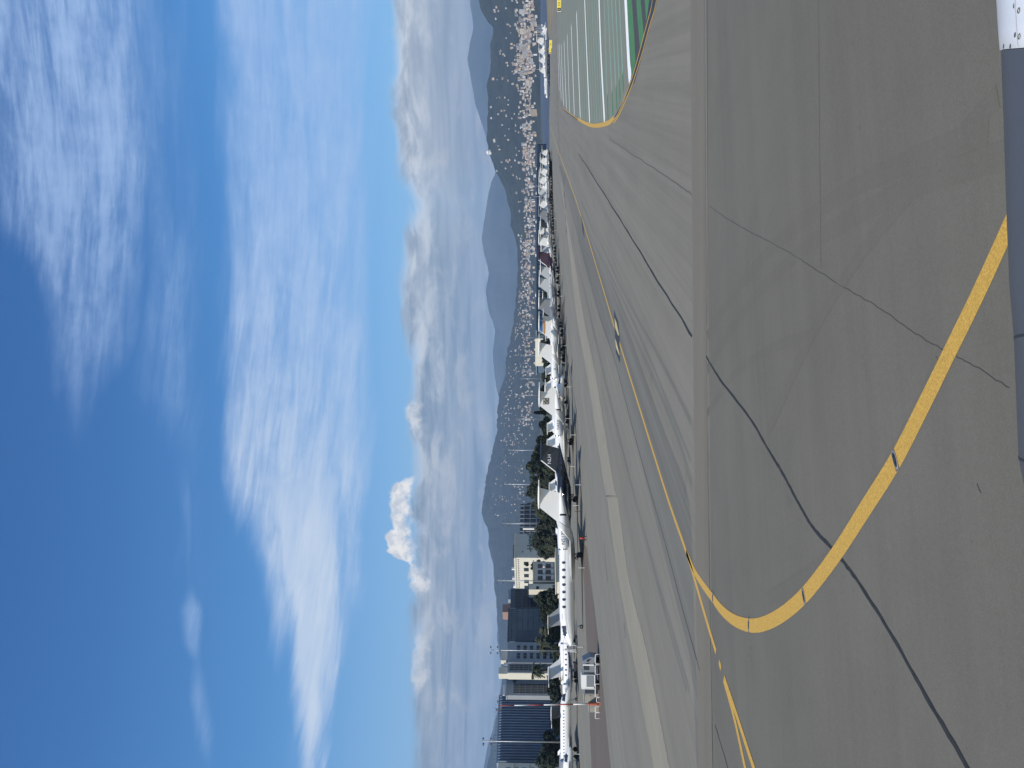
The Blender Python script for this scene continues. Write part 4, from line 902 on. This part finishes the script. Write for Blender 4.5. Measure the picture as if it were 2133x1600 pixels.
# low cream building with balconies
t, w, h = bld('balcony_house', 'low cream apartment house with brown shuttered balconies, below the hotel', 1212, 1170, 1112, 300, 10, CREAMW)
for i in range(3):
    for j in range(2):
        o = bx('balcony', t, BALC, (w * (.18 + .3 * i), -.55, 2.2 + 3.2 * j), (w * .2, 1.1, 1.0)); bx('shutter', o, BROWNW, (w * (.18 + .3 * i), -.05, 3.7 + 3.2 * j), (w * .2, .14, 1.9))
bx('roof_slab', t, CREAMW, (w / 2, 5, h + .2), (w + .8, 11, .4))
t, w, h = bld('kiosk', 'small plain cream block among the trees under the lamp mast left of the hotel', 1228, 1216, 1101, 296, 6, CREAMW)
bx('roof_slab', t, ROOFD, (w / 2, 3, h + .12), (w + .3, 6.3, .24)); bx('door', t, BROWNW, (w * .6, -.03, 1.1), (1.0, .1, 2.2)); bx('window', t, BGL2, (w * .3, -.03, h * .7), (1.2, .1, 1.0))
t, w, h = bld('white_shed', 'low white roofed shed showing just above the nearest jet\'s fuselage', 1212, 1142, 1159, 215, 6, CREAMW)
bx('roof', t, ROOFW, (w / 2, 3, h + .1), (w + .5, 6.6, .2)); windows(t, 1, w - 1, .8, h - .4, 9, 1, .5, BROWNW, -.03)
# long low terminal behind the further jets
pL, pR = at(1117, 692, 470), at(1117, 300, 760)
L_ = (pR - pL).length; ang = math.atan2(pR.y - pL.y, pR.x - pL.x); t = empty('terminal', (pL.x, pL.y, 0), ang); hh = 8.6
TERG = mat('terminal_glass', (0.10, 0.14, 0.185), 0.3, var=0.12, scale=0.05)
b = MB(); b.box((L_ / 2, 15, hh / 2), (L_, 30, hh)); b.build('wall', TERG, t); bx('roof', t, mat('terminal_roof', (0.20, 0.25, 0.30), .5), (L_ / 2, 14.5, hh + .25), (L_ + 2, 33, .5))
b = MB()
for i in range(60): b.box((L_ * (i + .5) / 60, -.2, hh * .45), (.3, .4, hh * .9))
b.build('columns', DARKW, t); bx('canopy', t, mat('canopy_grey', (0.16, 0.19, 0.22), .6), (L_ / 2, -2, hh * .55), (L_, 4, .4)); bx('end_block', t, CREAMW, (-2.2, 12, hh * .55), (4, 20, hh * 1.1))
for k in range(5): bx('roof_light', t, BALC, (L_ * (.15 + .17 * k), 3, hh + .8), (3, 2, .6))
tag(t, 'long low blue-grey terminal with a flat roof behind the middle of the jet row', 'terminal')

# ------------------------------------------------------------------ trees
LEAF = [mat('pine_foliage', (0.016, 0.027, 0.016), 0.9, var=0.4, scale=0.35, c2=(0.034, 0.047, 0.026)), mat('plane_foliage', (0.024, 0.037, 0.018), 0.9, var=0.4, scale=0.35, c2=(0.052, 0.062, 0.029)), mat('olive_foliage', (0.055, 0.068, 0.045), 0.9, var=0.35, scale=0.4, c2=(0.095, 0.105, 0.065))]
BARK = mat('bark', (0.10, 0.075, 0.055), 0.9, var=0.3, scale=3)
def crown_mesh(seed, rx, rz_, n, leaf, clumps, shape='round'):
    r = random.Random(seed); b = MB(); cs = []
    for _ in range(clumps):
        while True:
            v = Vector((r.uniform(-1, 1), r.uniform(-1, 1), r.uniform(-1, 1)))
            if v.length < 1: break
        if shape == 'cone': k = (v.z + 1) / 2; v.x *= 1 - .85 * k; v.y *= 1 - .85 * k
        cs.append((Vector((v.x * rx * .78, v.y * rx * .78, v.z * rz_ * .78)), r.uniform(.13, .36)))
    for _ in range(n):
        c, s = cs[r.randrange(clumps)]; v = Vector((r.gauss(0, 1), r.gauss(0, 1), r.gauss(0, 1))).normalized() * (r.random() ** .4)
        p = c + Vector((v.x * rx * s, v.y * rx * s, v.z * min(rx, rz_) * s)); a = Vector((r.gauss(0, 1), r.gauss(0, 1), r.gauss(0, .7))).normalized(); q = a.orthogonal().normalized(); l = leaf * r.uniform(.6, 1.3)
        b.add([p - a * l - q * l * .5, p + a * l - q * l * .4, p + a * l * .8 + q * l * .5, p - a * l * .7 + q * l * .6], [(0, 1, 2, 3)])
    return b
CR = {}
def tree(px_base, py, d, width, height, label, leaf=0, seed=1, shape='round', trunk=.28, cat='tree', group=None, name=None):
    X = (800 - py) / F * d; t = empty(name or {'round': 'broadleaf_tree', 'cone': 'conifer'}[shape], (X, d, 0), rnd.uniform(0, 6)); tag(t, label, cat, group)
    th = height * trunk; rz_ = (height - th * .6) / 2; n = 3200
    b = crown_mesh(seed, width / 2, rz_, n, max(.35, width * .045), 28 if shape == 'round' else 24, shape); o = b.build('crown', LEAF[leaf], t, fix=False); o.location = (0, 0, height - rz_)
    b = MB(); b.tube([(0, 0, -.1), (.1, .05, th), (.15, 0, height * .7)], [width * .035 + .1, width * .025 + .08, .06], 8)
    for k in range(5):
        a = k * 1.3; b.tube([(.1, .05, th * (.8 + .1 * k)), (width * .18 * math.cos(a), width * .18 * math.sin(a), th + height * .15 + .2 * k), (width * .3 * math.cos(a), width * .3 * math.sin(a), th + height * .3)], [.14, .09, .04], 6)
    b.build('trunk', BARK, t, True); return t
def TR(py0, py1, xt, d, label, **k):
    """a tree whose crown spans these photo rows and reaches this column"""
    w = (py1 - py0) / F * d; h = EYE.z + (XH - xt) / F * d; return tree(None, (py0 + py1) / 2, d, w * 1.05, h, label, **k)
TG = 'trees between the apron and the offices'
TR(1520, 1592, 1122, 215, 'broad dark tree low in front of the blue glass building, left one', leaf=0, seed=1, group=TG)
TR(1480, 1535, 1146, 205, 'lighter green round tree beside the broad dark tree by the blue glass building', leaf=1, seed=2, group=TG)
TR(1556, 1612, 1112, 235, 'dark tree at the left edge of the view behind the broad one', leaf=0, seed=3, group=TG)
TR(1396, 1452, 1138, 225, 'dark round hedge-like tree at the foot of the grey concrete office', leaf=0, seed=4, group=TG)
TR(1432, 1468, 1147, 215, 'small dark tree behind the jet with navy stripes', leaf=0, seed=5, group=TG)
TR(1362, 1402, 1150, 222, 'low dark tree right of the sunlit cream end wall', leaf=1, seed=6, group=TG)
TR(1228, 1268, 1108, 255, 'dark tree left of the lamp mast by the hotel', leaf=0, seed=7, group=TG)
TR(1252, 1300, 1120, 250, 'wide green tree in front of the teal glass office, darker at its left', leaf=1, seed=8, group=TG)
TR(1288, 1345, 1134, 245, 'low dark tree mass under the left part of the teal glass office', leaf=0, seed=9, group=TG)
TR(1300, 1350, 1112, 262, 'tall sparse silvery tree in front of the teal glass office', leaf=2, seed=10, group=TG)
TR(1100, 1152, 1106, 255, 'dark round tree under the hotel lettering', leaf=0, seed=11, group=TG)
TR(1128, 1166, 1118, 265, 'dark tree below the hotel corner, half behind the jet engine', leaf=0, seed=12, group=TG)
TR(1166, 1192, 1090, 320, 'dark pointed tree against the hotel windows', leaf=0, seed=13, group=TG)
TR(1080, 1118, 1112, 300, 'green tree between the dark gridded office and the nearest jet\'s tail', leaf=1, seed=14, group=TG)
TR(1030, 1085, 1104, 300, 'olive green tree behind the fin of the nearest jet', leaf=1, seed=15, group=TG)
TR(995, 1050, 1092, 285, 'tall dark pine left of the black jet\'s fin', leaf=0, seed=16, group=TG)
TR(962, 1010, 1098, 275, 'dark pine over the back of the black jet', leaf=0, seed=17, group=TG)
TR(940, 985, 1112, 265, 'dark pine directly behind the black fin', leaf=0, seed=18, group=TG)
TR(900, 950, 1118, 290, 'dark tree right of the black fin, in a row of trees', leaf=0, seed=19, group=TG)
TR(930, 990, 1090, 360, 'green tree further back above the black jet, lighter than the pines', leaf=1, seed=20, group=TG)
TR(1040, 1110, 1080, 440, 'wide dark tree on the rise behind the gridded office', leaf=0, seed=21, group=TG)
TR(852, 866, 1104, 330, 'slim dark cypress left of the fin with the square emblem', leaf=0, seed=22, shape='cone', trunk=.08, group=TG)
TR(866, 905, 1118, 330, 'dark tree beside the slim cypress', leaf=0, seed=23, group=TG)
TR(838, 860, 1122, 340, 'low dark tree behind the fin with the square emblem', leaf=1, seed=24, group=TG)
for k, (a, c, x) in enumerate(((770, 800, 1125), (800, 835, 1124), (735, 772, 1126), (700, 738, 1124), (560, 640, 1130), (640, 700, 1131), (500, 560, 1131), (440, 500, 1131), (380, 440, 1132), (320, 380, 1134))):
    TR(a, c, x, 390 if k < 4 else 440, 'dark low tree in the hedge line behind the middle of the jet row', leaf=0, seed=30 + k, trunk=.1, group='hedge line behind the jets')
for k, (a, c, x, d) in enumerate(((1300, 1342, 1140, 232), (1262, 1300, 1138, 236), (1222, 1262, 1134, 240), (1340, 1372, 1146, 228), (1450, 1490, 1150, 210), (1486, 1526, 1158, 205), (1540, 1585, 1152, 205), (1110, 1150, 1132, 240), (1070, 1112, 1130, 275), (1015, 1060, 1120, 270), (985, 1020, 1124, 255), (955, 990, 1128, 250), (915, 955, 1132, 262), (880, 920, 1130, 290))):
    TR(a, c, x, d, 'low dark evergreen in the leafy belt between the jets and the offices', leaf=k % 2, seed=60 + k, trunk=.1, group='low evergreens of the leafy belt')
def palm(py, xt, d, label, seed):
    h = EYE.z + (XH - xt) / F * d; X = (800 - py) / F * d; t = empty('palm_tree', (X, d, 0)); tag(t, label, 'palm', 'palms by the offices'); r = random.Random(seed); hs = h - 1.4
    b = MB(); b.tube([(0, 0, 0), (.1, 0, hs * .5), (.0, 0, hs)], [.34, .26, .24], 10); b.build('trunk', BARK, t, True)
    b = MB()
    for k in range(34):
        a = r.uniform(0, 6.28); e = r.uniform(-.7, 1.2); L = r.uniform(2.0, 2.8); pts = []
        for i in range(7):
            s = i / 6; pts.append(Vector((math.cos(a) * L * s * math.cos(e * (1 - s)), math.sin(a) * L * s * math.cos(e * (1 - s)), hs + L * (math.sin(e) * s - .65 * s * s))))
        sd_ = Vector((-math.sin(a), math.cos(a), 0))
        for i in range(6):
            for sg in (-1, 1):
                wv = .55 * math.sin(math.pi * (i + .6) / 7); p = pts[i]; q = pts[i + 1]; b.add([p, q, q + sd_ * sg * wv + Vector((0, 0, -.25)), p + sd_ * sg * wv * .8 + Vector((0, 0, -.2))], [(0, 1, 2, 3)])
    b.build('crown', LEAF[1], t, fix=False)
palm(1398, 1103, 235, 'palm standing before the sunlit cream end wall of the grey building', 1); palm(1350, 1119, 240, 'shorter ragged palm right of the grey building with roof boxes', 2)

# ------------------------------------------------------------------ things along the apron edge
ORANGE = mat('orange_red_paint', (0.42, 0.10, 0.05), 0.6, var=0.15, scale=2); REDP = mat('mast_red', (0.30, 0.04, 0.035), 0.55); WP = mat('mast_white', (0.72, 0.71, 0.67), 0.55)
p = P(1250, 1466); t = empty('wind_mast', p); t.rotation_euler = (0, R(-1.9), 0)
Hm = 12.5; nb = 6
for i in range(nb):
    z0 = 1.5 + (Hm - 1.5) * i / nb; z1 = 1.5 + (Hm - 1.5) * (i + 1) / nb; b = MB(); b.tube([(0, 0, z0), (0, 0, z1)], .085 - .006 * i, 10); b.build('white_band' if i % 2 == 0 else 'red_band', WP if i % 2 == 0 else REDP, t, True)
b = MB(); b.tube([(0, 0, 0), (0, 0, 1.5)], [.19, .16], 10); b.box((0, 0, .04), (.6, .6, .08)); b.build('base', ORANGE, t)
b = MB(); b.tube([(-.55, 0, Hm - .15), (.55, 0, Hm - .15)], .03, 6); b.tube([(-.5, 0, Hm - .15), (-.5, 0, Hm + .35)], .03, 6); b.tube([(.5, 0, Hm - .15), (.5, 0, Hm + .2)], .03, 6); b.box((-.5, 0, Hm + .4), (.32, .1, .22)); b.box((.5, 0, Hm + .25), (.3, .3, .1)); b.build('wind_sensors', LAMPM, t)
tag(t, 'red and white banded sensor mast standing at the apron edge', 'mast')
# service truck
p = P(1249, 1445); t = empty('service_truck', p, R(-3)); VW = mat('van_white', (0.74, 0.74, 0.71), 0.35); VG = mat('van_grey', (0.20, 0.21, 0.225), 0.4); VD = mat('van_dark', (0.035, 0.04, 0.05), 0.4)
bx('chassis', t, VD, (2.35, .8, .47), (4.6, 1.3, .2)); bx('box_body', t, VW, (1.5, .8, 1.42), (1.8, 1.8, 1.7)); bx('shade_panel', t, VG, (1.62, -.108, 1.18), (1.45, .02, .95)); bx('rear_locker', t, VG, (.30, .8, 1.40), (.58, 1.7, 1.64)); bx('grille', t, VD, (.30, -.062, 1.25), (.5, .02, 1.2))  # grey sheet on the white box paints the shade of its lower side
b = MB(); b.loft([[(2.75, y, .6), (4.62, y, .6), (4.66, y, 1.2), (4.15, y, 2.12), (2.75, y, 2.15)] for y in (0, 1.6)]); cabo = b.build('cab', VG, t)
b = MB(); b.poly([(3.0, -.012, 1.3), (3.95, -.012, 1.3), (3.75, -.012, 2.0), (3.0, -.012, 2.0)]); b.build('side_window', AWIN, cabo, fix=False); bx('mirror', cabo, VD, (4.2, -.15, 1.5), (.1, .2, .3))
bx('cab_pillar', t, VW, (3.66, -.03, 1.35), (.16, .05, 1.5)); bx('body_edge', t, VW, (.63, -.115, 1.3), (.08, .03, 1.5)); b = MB(); b.tube([(2.6, .3, .6), (2.6, .3, 2.35)], .06, 6); b.build('exhaust_stack', GALV, t)
for x in (.75, 3.75):
    for y in (.02, 1.55): b = MB(); b.loft([[(x + q * math.cos(a), y + d, .38 + q * math.sin(a)) for a in (2 * math.pi * i / 18 for i in range(18))] for q, d in ((.2, -.12), (.36, -.12), (.38, -.05), (.38, .05), (.36, .12), (.2, .12))]); b.build('wheel', RUB, t, True)
tag(t, 'small white service truck with a box body parked at the apron edge', 'truck')
BEIGE = mat('beige_concrete', (0.30, 0.285, 0.24), 0.85, var=0.12, scale=2)
p = P(1246, 1464); t = empty('equipment_cabinet', p); bx('cabinet_body', t, BEIGE, (.56, .5, .9), (1.1, 1.0, 1.78)); bx('lid', t, BEIGE, (.56, .5, 1.83), (1.2, 1.1, .08)); bx('door', t, BEIGE, (.56, -.012, .88), (.9, .02, 1.5)); bx('handle', t, VD, (.9, -.03, 1.0), (.05, .03, .2)); tag(t, 'tall beige concrete cabinet between the service truck and the red and white mast', 'cabinet')
p = P(1247, 1485); t = empty('equipment_cabinet', p); bx('cabinet_body', t, BEIGE, (.5, .4, .6), (.9, .8, 1.18)); bx('lid', t, BEIGE, (.5, .4, 1.23), (1.0, .9, .08)); bx('door', t, BEIGE, (.5, -.012, .6), (.7, .02, .9)); tag(t, 'short beige cabinet just left of the red and white mast', 'cabinet')
GRL = ['rightmost white tubular guard hoop in front of the service truck cab', 'white guard hoop in front of the service truck body', 'widest white guard hoop, below the beige cabinet', 'white guard hoop right against the foot of the red and white mast', 'white guard hoop left of the red and white mast', 'leftmost white guard hoop at the apron edge']
for k, (a, c) in enumerate(((1363, 1383), (1385, 1405), (1425, 1452), (1453.5, 1463), (1472, 1484), (1485, 1497))):
    p0, p1 = P(1250.5, c), P(1250.5, a); wv = (p1 - p0).length; t = MB(); hgt = .62 if k != 3 else .45
    t.tube([(0, 0, 0), (0, 0, hgt - .1), (.03, 0, hgt - .03), (.1, 0, hgt), (wv - .1, 0, hgt), (wv - .03, 0, hgt - .03), (wv, 0, hgt - .1), (wv, 0, 0)], .045, 8)
    o = t.build('guard_rail', WP, smooth=True); o.location = p0; tag(o, GRL[k], 'guard rail', 'white tubular guard rails at the apron edge')
# slim marker posts
PO_ = None
for (px, py) in ((1190, 806), (1184.5, 848), (1189, 872), (1201, 906), (1188, 966), (1199, 972), (1212, 1010), (1206, 1053), (1219, 1183), (1168, 572), (1168, 594), (1174, 617), (1174, 662), (1174, 684), (1175, 698), (1180, 720), (1179, 756), (1183, 774), (1216, 1348), (1210, 1571), (1164, 530), (1163, 505), (1160, 480), (1158, 455)):
    b = None
    if PO_ is None:
        PO_ = empty('marker_post'); b = MB(); b.tube([(0, 0, 0), (0, 0, 1.15)], .045, 6); b.build('stem', WP, PO_); b = MB(); b.box((0, 0, .03), (.3, .3, .06)); b.build('foot', VD, PO_); o = PO_
    else: o = copy_tree(PO_)
    o.location = P(px, py); tag(o, 'slim white marker post standing on the apron in front of the parked jets', 'marker post', 'slim white marker posts on the apron')
p = P(1210, 1065); t = empty('marker_post', p); b = MB(); b.tube([(0, 0, 0), (0, 0, 1.1)], .05, 6); b.build('stem', ORANGE, t); bx('foot', t, VD, (0, 0, .03), (.3, .3, .06)); tag(t, 'orange marker post under the fin of the nearest jet', 'marker post')
p = P(1222, 1121); t = empty('extinguisher_trolley', p); b = MB(); b.tube([(0, 0, .3), (0, 0, 1.0), (0, 0, 1.12)], [.17, .17, .05], 12); b.build('bottle', mat('extinguisher_red', (.42, .04, .03), .4), t, True); b = MB(); b.tube([(-.2, .1, .2), (-.2, .1, 1.3), (.2, .1, 1.3), (.2, .1, .2)], .025, 6); b.build('handle', VD, t)
for s in (-1, 1): b = MB(); b.loft([[(s * .27 + d, q * math.cos(a), .2 + q * math.sin(a)) for a in (2 * math.pi * i / 14 for i in range(14))] for q, d in ((.2, -.04), (.2, .04))]); b.build('wheel', RUB, t)
tag(t, 'red fire extinguisher trolley on the apron near the nearest jet\'s main wheels', 'extinguisher')
# boarding steps at the nose of the nearest jet
p = P(1204, 1352); t = empty('boarding_steps', p, R(100))
b = MB()
for s in (-1, 1):
    b.tube([(-.2, s * .6, .25), (2.2, s * .6, 1.75)], .06, 6); b.tube([(-.2, s * .6, 1.25), (2.2, s * .6, 2.75)], .035, 6); b.tube([(2.2, s * .6, .2), (2.2, s * .6, 2.75)], .05, 6); b.tube([(3.0, s * .6, .2), (3.0, s * .6, 2.75)], .05, 6); b.tube([(2.2, s * .6, 2.75), (3.0, s * .6, 2.75)], .035, 6); b.tube([(2.2, s * .6, .3), (3.0, s * .6, 1.6)], .03, 6)
    for k in range(5): b.tube([(.1 + .5 * k, s * .6, .45 + .31 * k), (.1 + .5 * k, s * .6, 1.43 + .31 * k)], .02, 5)
b.build('frame', WP, t); b = MB()
for k in range(8): b.box((.0 + .3 * k, 0, .38 + .19 * k), (.3, 1.15, .04))
b.box((2.6, 0, 1.75), (.8, 1.2, .05)); b.build('treads', GALV, t)
for x in (.2, 2.8):
    for s in (-1, 1): b = MB(); b.loft([[(x + q * math.cos(a), s * .68 + d, .2 + q * math.sin(a)) for a in (2 * math.pi * i / 14 for i in range(14))] for q, d in ((.2, -.05), (.2, .05))]); b.build('wheel', RUB, t)
tag(t, 'white tubular boarding steps on wheels, standing just ahead of the nearest jet\'s nose', 'boarding steps')
# low tow tractor under the striped jet
p = P(1203, 1393); t = empty('tow_tractor', p, R(4)); bx('body', t, VD, (0, 0, .5), (2.4, 1.3, .5)); bx('bonnet', t, VG, (.75, 0, .82), (.9, 1.2, .15)); bx('seat', t, VD, (-.3, 0, .95), (.4, .5, .5)); b = MB(); b.tube([(.25, 0, .75), (.05, 0, 1.2)], .03, 6); b.build('steering_column', GALV, t)
for x in (-.75, .75):
    for s in (-1, 1): b = MB(); b.loft([[(x + q * math.cos(a), s * .6 + d, .32 + q * math.sin(a)) for a in (2 * math.pi * i / 14 for i in range(14))] for q, d in ((.2, -.12), (.32, -.12), (.32, .12), (.2, .12))]); b.build('wheel', RUB, t)
tag(t, 'low dark tow tractor under the jet with navy stripes', 'tow tractor')

# ------------------------------------------------------------------ taxiway signs
SY = mat('sign_yellow', (0.78, 0.60, 0.04), 0.5); SK = mat('sign_black', (0.025, 0.025, 0.025), 0.5); SF = mat('sign_frame', (0.70, 0.68, 0.60), 0.5)
def sign(px_base, y0, y1, hpx, black, bt, ytx, label):
    p0 = P(px_base, y1); d = p0.y; w = (y1 - y0) / F * d; h = hpx / F * d; t = empty('taxiway_sign', p0); ca = math.atan2(p0.x, p0.y); t.rotation_euler = (0, 0, -ca * .6); tag(t, label, 'sign')
    bx('frame', t, SF, (w / 2, 0, .3 + h / 2), (w, .3, h)); wb = w * black
    if black:
        bx('black_panel', t, SK, (wb / 2 + w * .03, -.16, .3 + h / 2), (wb - w * .04, .04, h * .86))
        me = text_mesh(bt, h * .62, .01); me.materials.append(SY); o = link('lettering', me, t); o.rotation_euler = (R(90), 0, 0); o.location = (wb / 2 + w * .03, -.195, .3 + h / 2)
    bx('yellow_panel', t, SY, (wb + (w - wb) / 2, -.16, .3 + h / 2), ((w - wb) * .94, .04, h * .86))
    if ytx: me = text_mesh(ytx, h * .62, .01); me.materials.append(SK); o = link('lettering', me, t); o.rotation_euler = (R(90), 0, 0); o.location = (wb + (w - wb) / 2, -.195, .3 + h / 2)
    for x in (.15, .85): bx('leg', t, GALV, (w * x, 0, .15), (.08, .08, .30))
sign(1170.5, 2.5, 24.5, 8.2, .32, 'A', 'E B', 'large yellow taxiway sign with a black square letter panel, at the far right edge')
sign(1151, 85, 100, 6, 0, '', 'B1', 'plain yellow taxiway sign, right one of a pair before the bunched jets')
sign(1149.2, 101, 112, 5, .2, 'A', 'E', 'yellow taxiway sign with small black end, left one of a pair before bunched jets')
# little boats on the water
BW = None
for (px, py) in ((1130, 52), (1131.5, 58), (1135, 60), (1137.5, 56), (1136.5, 63), (1133, 66), (1139, 66), (1128.5, 68), (1138, 71)):
    p = P(px, py, .01)
    if BW is None:
        BW = empty('sailing_boat'); b = MB(); b.loft([[(x, y * w_, z) for y, z in ((-1, 1.1), (-.7, 0), (.7, 0), (1, 1.1))] for x, w_ in ((-4.5, 1.2), (0, 1.6), (3, 1.2), (5.2, .1))]); b.build('hull', PW, BW); bx('cabin', BW, PW, (-.3, 0, 1.4), (3.4, 1.6, .8)); b = MB(); b.tube([(.6, 0, 1), (.6, 0, 11)], .09, 6); b.tube([(.6, 0, 2.4), (-3.6, 0, 2.4)], .07, 6); b.build('mast', PW, BW); o = BW
    else: o = copy_tree(BW)
    o.location = p; o.rotation_euler = (0, 0, rnd.uniform(0, 6)); tag(o, 'small white boat on the water left of the dry grass, one of a scatter', 'boat', 'small white boats on the water')

# ------------------------------------------------------------------ the viewer's own aircraft: engine cowling at the lower edge
NB = mat('cowling_blue', (0.078, 0.080, 0.085), 0.42, var=0.06, scale=0.8); NW = mat('cowling_white', (0.72, 0.73, 0.73), 0.3, var=0.03, scale=2)
YC, ZC = 6.0, 2.55
def tang(px):
    d = ray(px, 800); s = d.z / d.y; zl = EYE.z + s * YC; return (zl - ZC) / math.sqrt(1 + s * s)
PROF = [(-2.9, .62), (-2.95, .80), (-2.85, .90), (-2.4, 1.01), (-1.7, 1.10)] + [((800 - y) / F * 6.65, tang(x)) for x, y in ((2134, 1015), (2121, 950), (2111, 700), (2102, 600), (2096, 450), (2090, 300), (2084.5, 112))]
PROF[-1] = (PROF[-1][0] - .29, PROF[-1][1])
PR2 = [((800 - 110.5) / F * 6.65 - .29, tang(2082)), ((800 - 60) / F * 6.65 - .29, tang(2078)), ((800) / F * 6.65 - .29, tang(2074.5)), (3.2, tang(2071)), (4.4, tang(2076)), (5.4, 1.05), (5.9, .85)]
t = empty('engine_cowling', (1.2, YC, ZC)); def_n = 64
def shr(x): return 0.42 * max(0.0, min(1.0, (x - 1.6) / 0.9))
def lath(prof): return [[(x - 1.2 + shr(x) * r * math.cos(a)*.95, r * math.cos(a), r * math.sin(a)) for a in (2 * math.pi * i / def_n for i in range(def_n))] for x, r in prof]
b = MB(); b.loft(lath(PROF), False); fc = b.build('front_cowl', NB, t, True); b = MB(); b.loft(lath([(PR2[0][0], PR2[0][1] - .03)] + PR2), True); rc_ = b.build('rear_cowl', NW, t, True)
b = MB(); b.loft(lath([(-2.9, .62), (-2.5, .70), (-2.0, .70)]), False); b.loft(lath([(-2.0, .70), (-2.0, .2), (-2.35, .02)]), False); b.build('inlet', DARKIN, t, True)
def rad(x):
    q = PROF + PR2
    for (a, r0), (c, r1) in zip(q[2:], q[3:]):
        if a <= x <= c: return r0 + (r1 - r0) * (x - a) / max(c - a, 1e-6)
    return 1.2
for py in (702, 956):
    x = (800 - py) / F * 6.4; b = MB(); b.loft(lath([(x - .012, rad(x - .012) + .002), (x, rad(x) + .003), (x + .012, rad(x + .012) + .002)]), False); b.build('panel_seam', SK, fc, True)
def onskin(px, py):
    lo = None; k = 0.0; d = ray(px, py); s = 3.0
    while s < 9:
        q = EYE + d * s; r = math.hypot(q.y - YC, q.z - ZC)
        if r < rad(q.x - shr(q.x) * (q.y - YC)): return q
        s += .004
    return None
for (px, py) in ((2113, 12), (2115, 73), (2091, 97), (2105, 97)):
    q = onskin(px, py)
    if q is None: continue
    nv = Vector((0, q.y - YC, q.z - ZC)).normalized(); u = Vector((1, 0, 0)); v = nv.cross(u); q = q - Vector((1.2, YC, ZC)) + nv * .004
    b = MB(); b.poly([q + u * (.021 * math.cos(a)) + v * (.016 * math.sin(a)) for a in (2 * math.pi * i / 16 for i in range(16))]); b.build('fastener', LAMPM, rc_, fix=False)
q = onskin(2118, 60)
if q is not None:
    aa = math.atan2(q.z - ZC, q.y - YC); b = MB(); rows = []
    for x in [PR2[0][0] + .01 + i * (4.3 - PR2[0][0]) / 12 for i in range(13)]: rows.append([(x - 1.2 + shr(x) * .95 * rad(x) * math.cos(aa), (rad(x) + .004) * math.cos(aa + e), (rad(x) + .004) * math.sin(aa + e)) for e in (-.006, .006)])
    b.grid(rows); b.build('panel_joint', BALC, rc_, fix=False)
for (px, py) in ((2123, 22), (2124, 76)):
    q = onskin(px, py)
    if q is None: continue
    nv = Vector((0, q.y - YC, q.z - ZC)).normalized(); u = Vector((1, 0, 0)); v = nv.cross(u); q = q - Vector((1.2, YC, ZC)) + nv * .004; b = MB()
    b.tube([q + u * (.02 * math.cos(a)) + v * (.015 * math.sin(a)) for a in (2 * math.pi * i / 12 for i in range(13))], .004, 5); b.build('drain_port', LAMPM, rc_)
tag(t, 'blue and white cowling of the viewer\'s own aircraft along the bottom of the view', 'engine cowling')
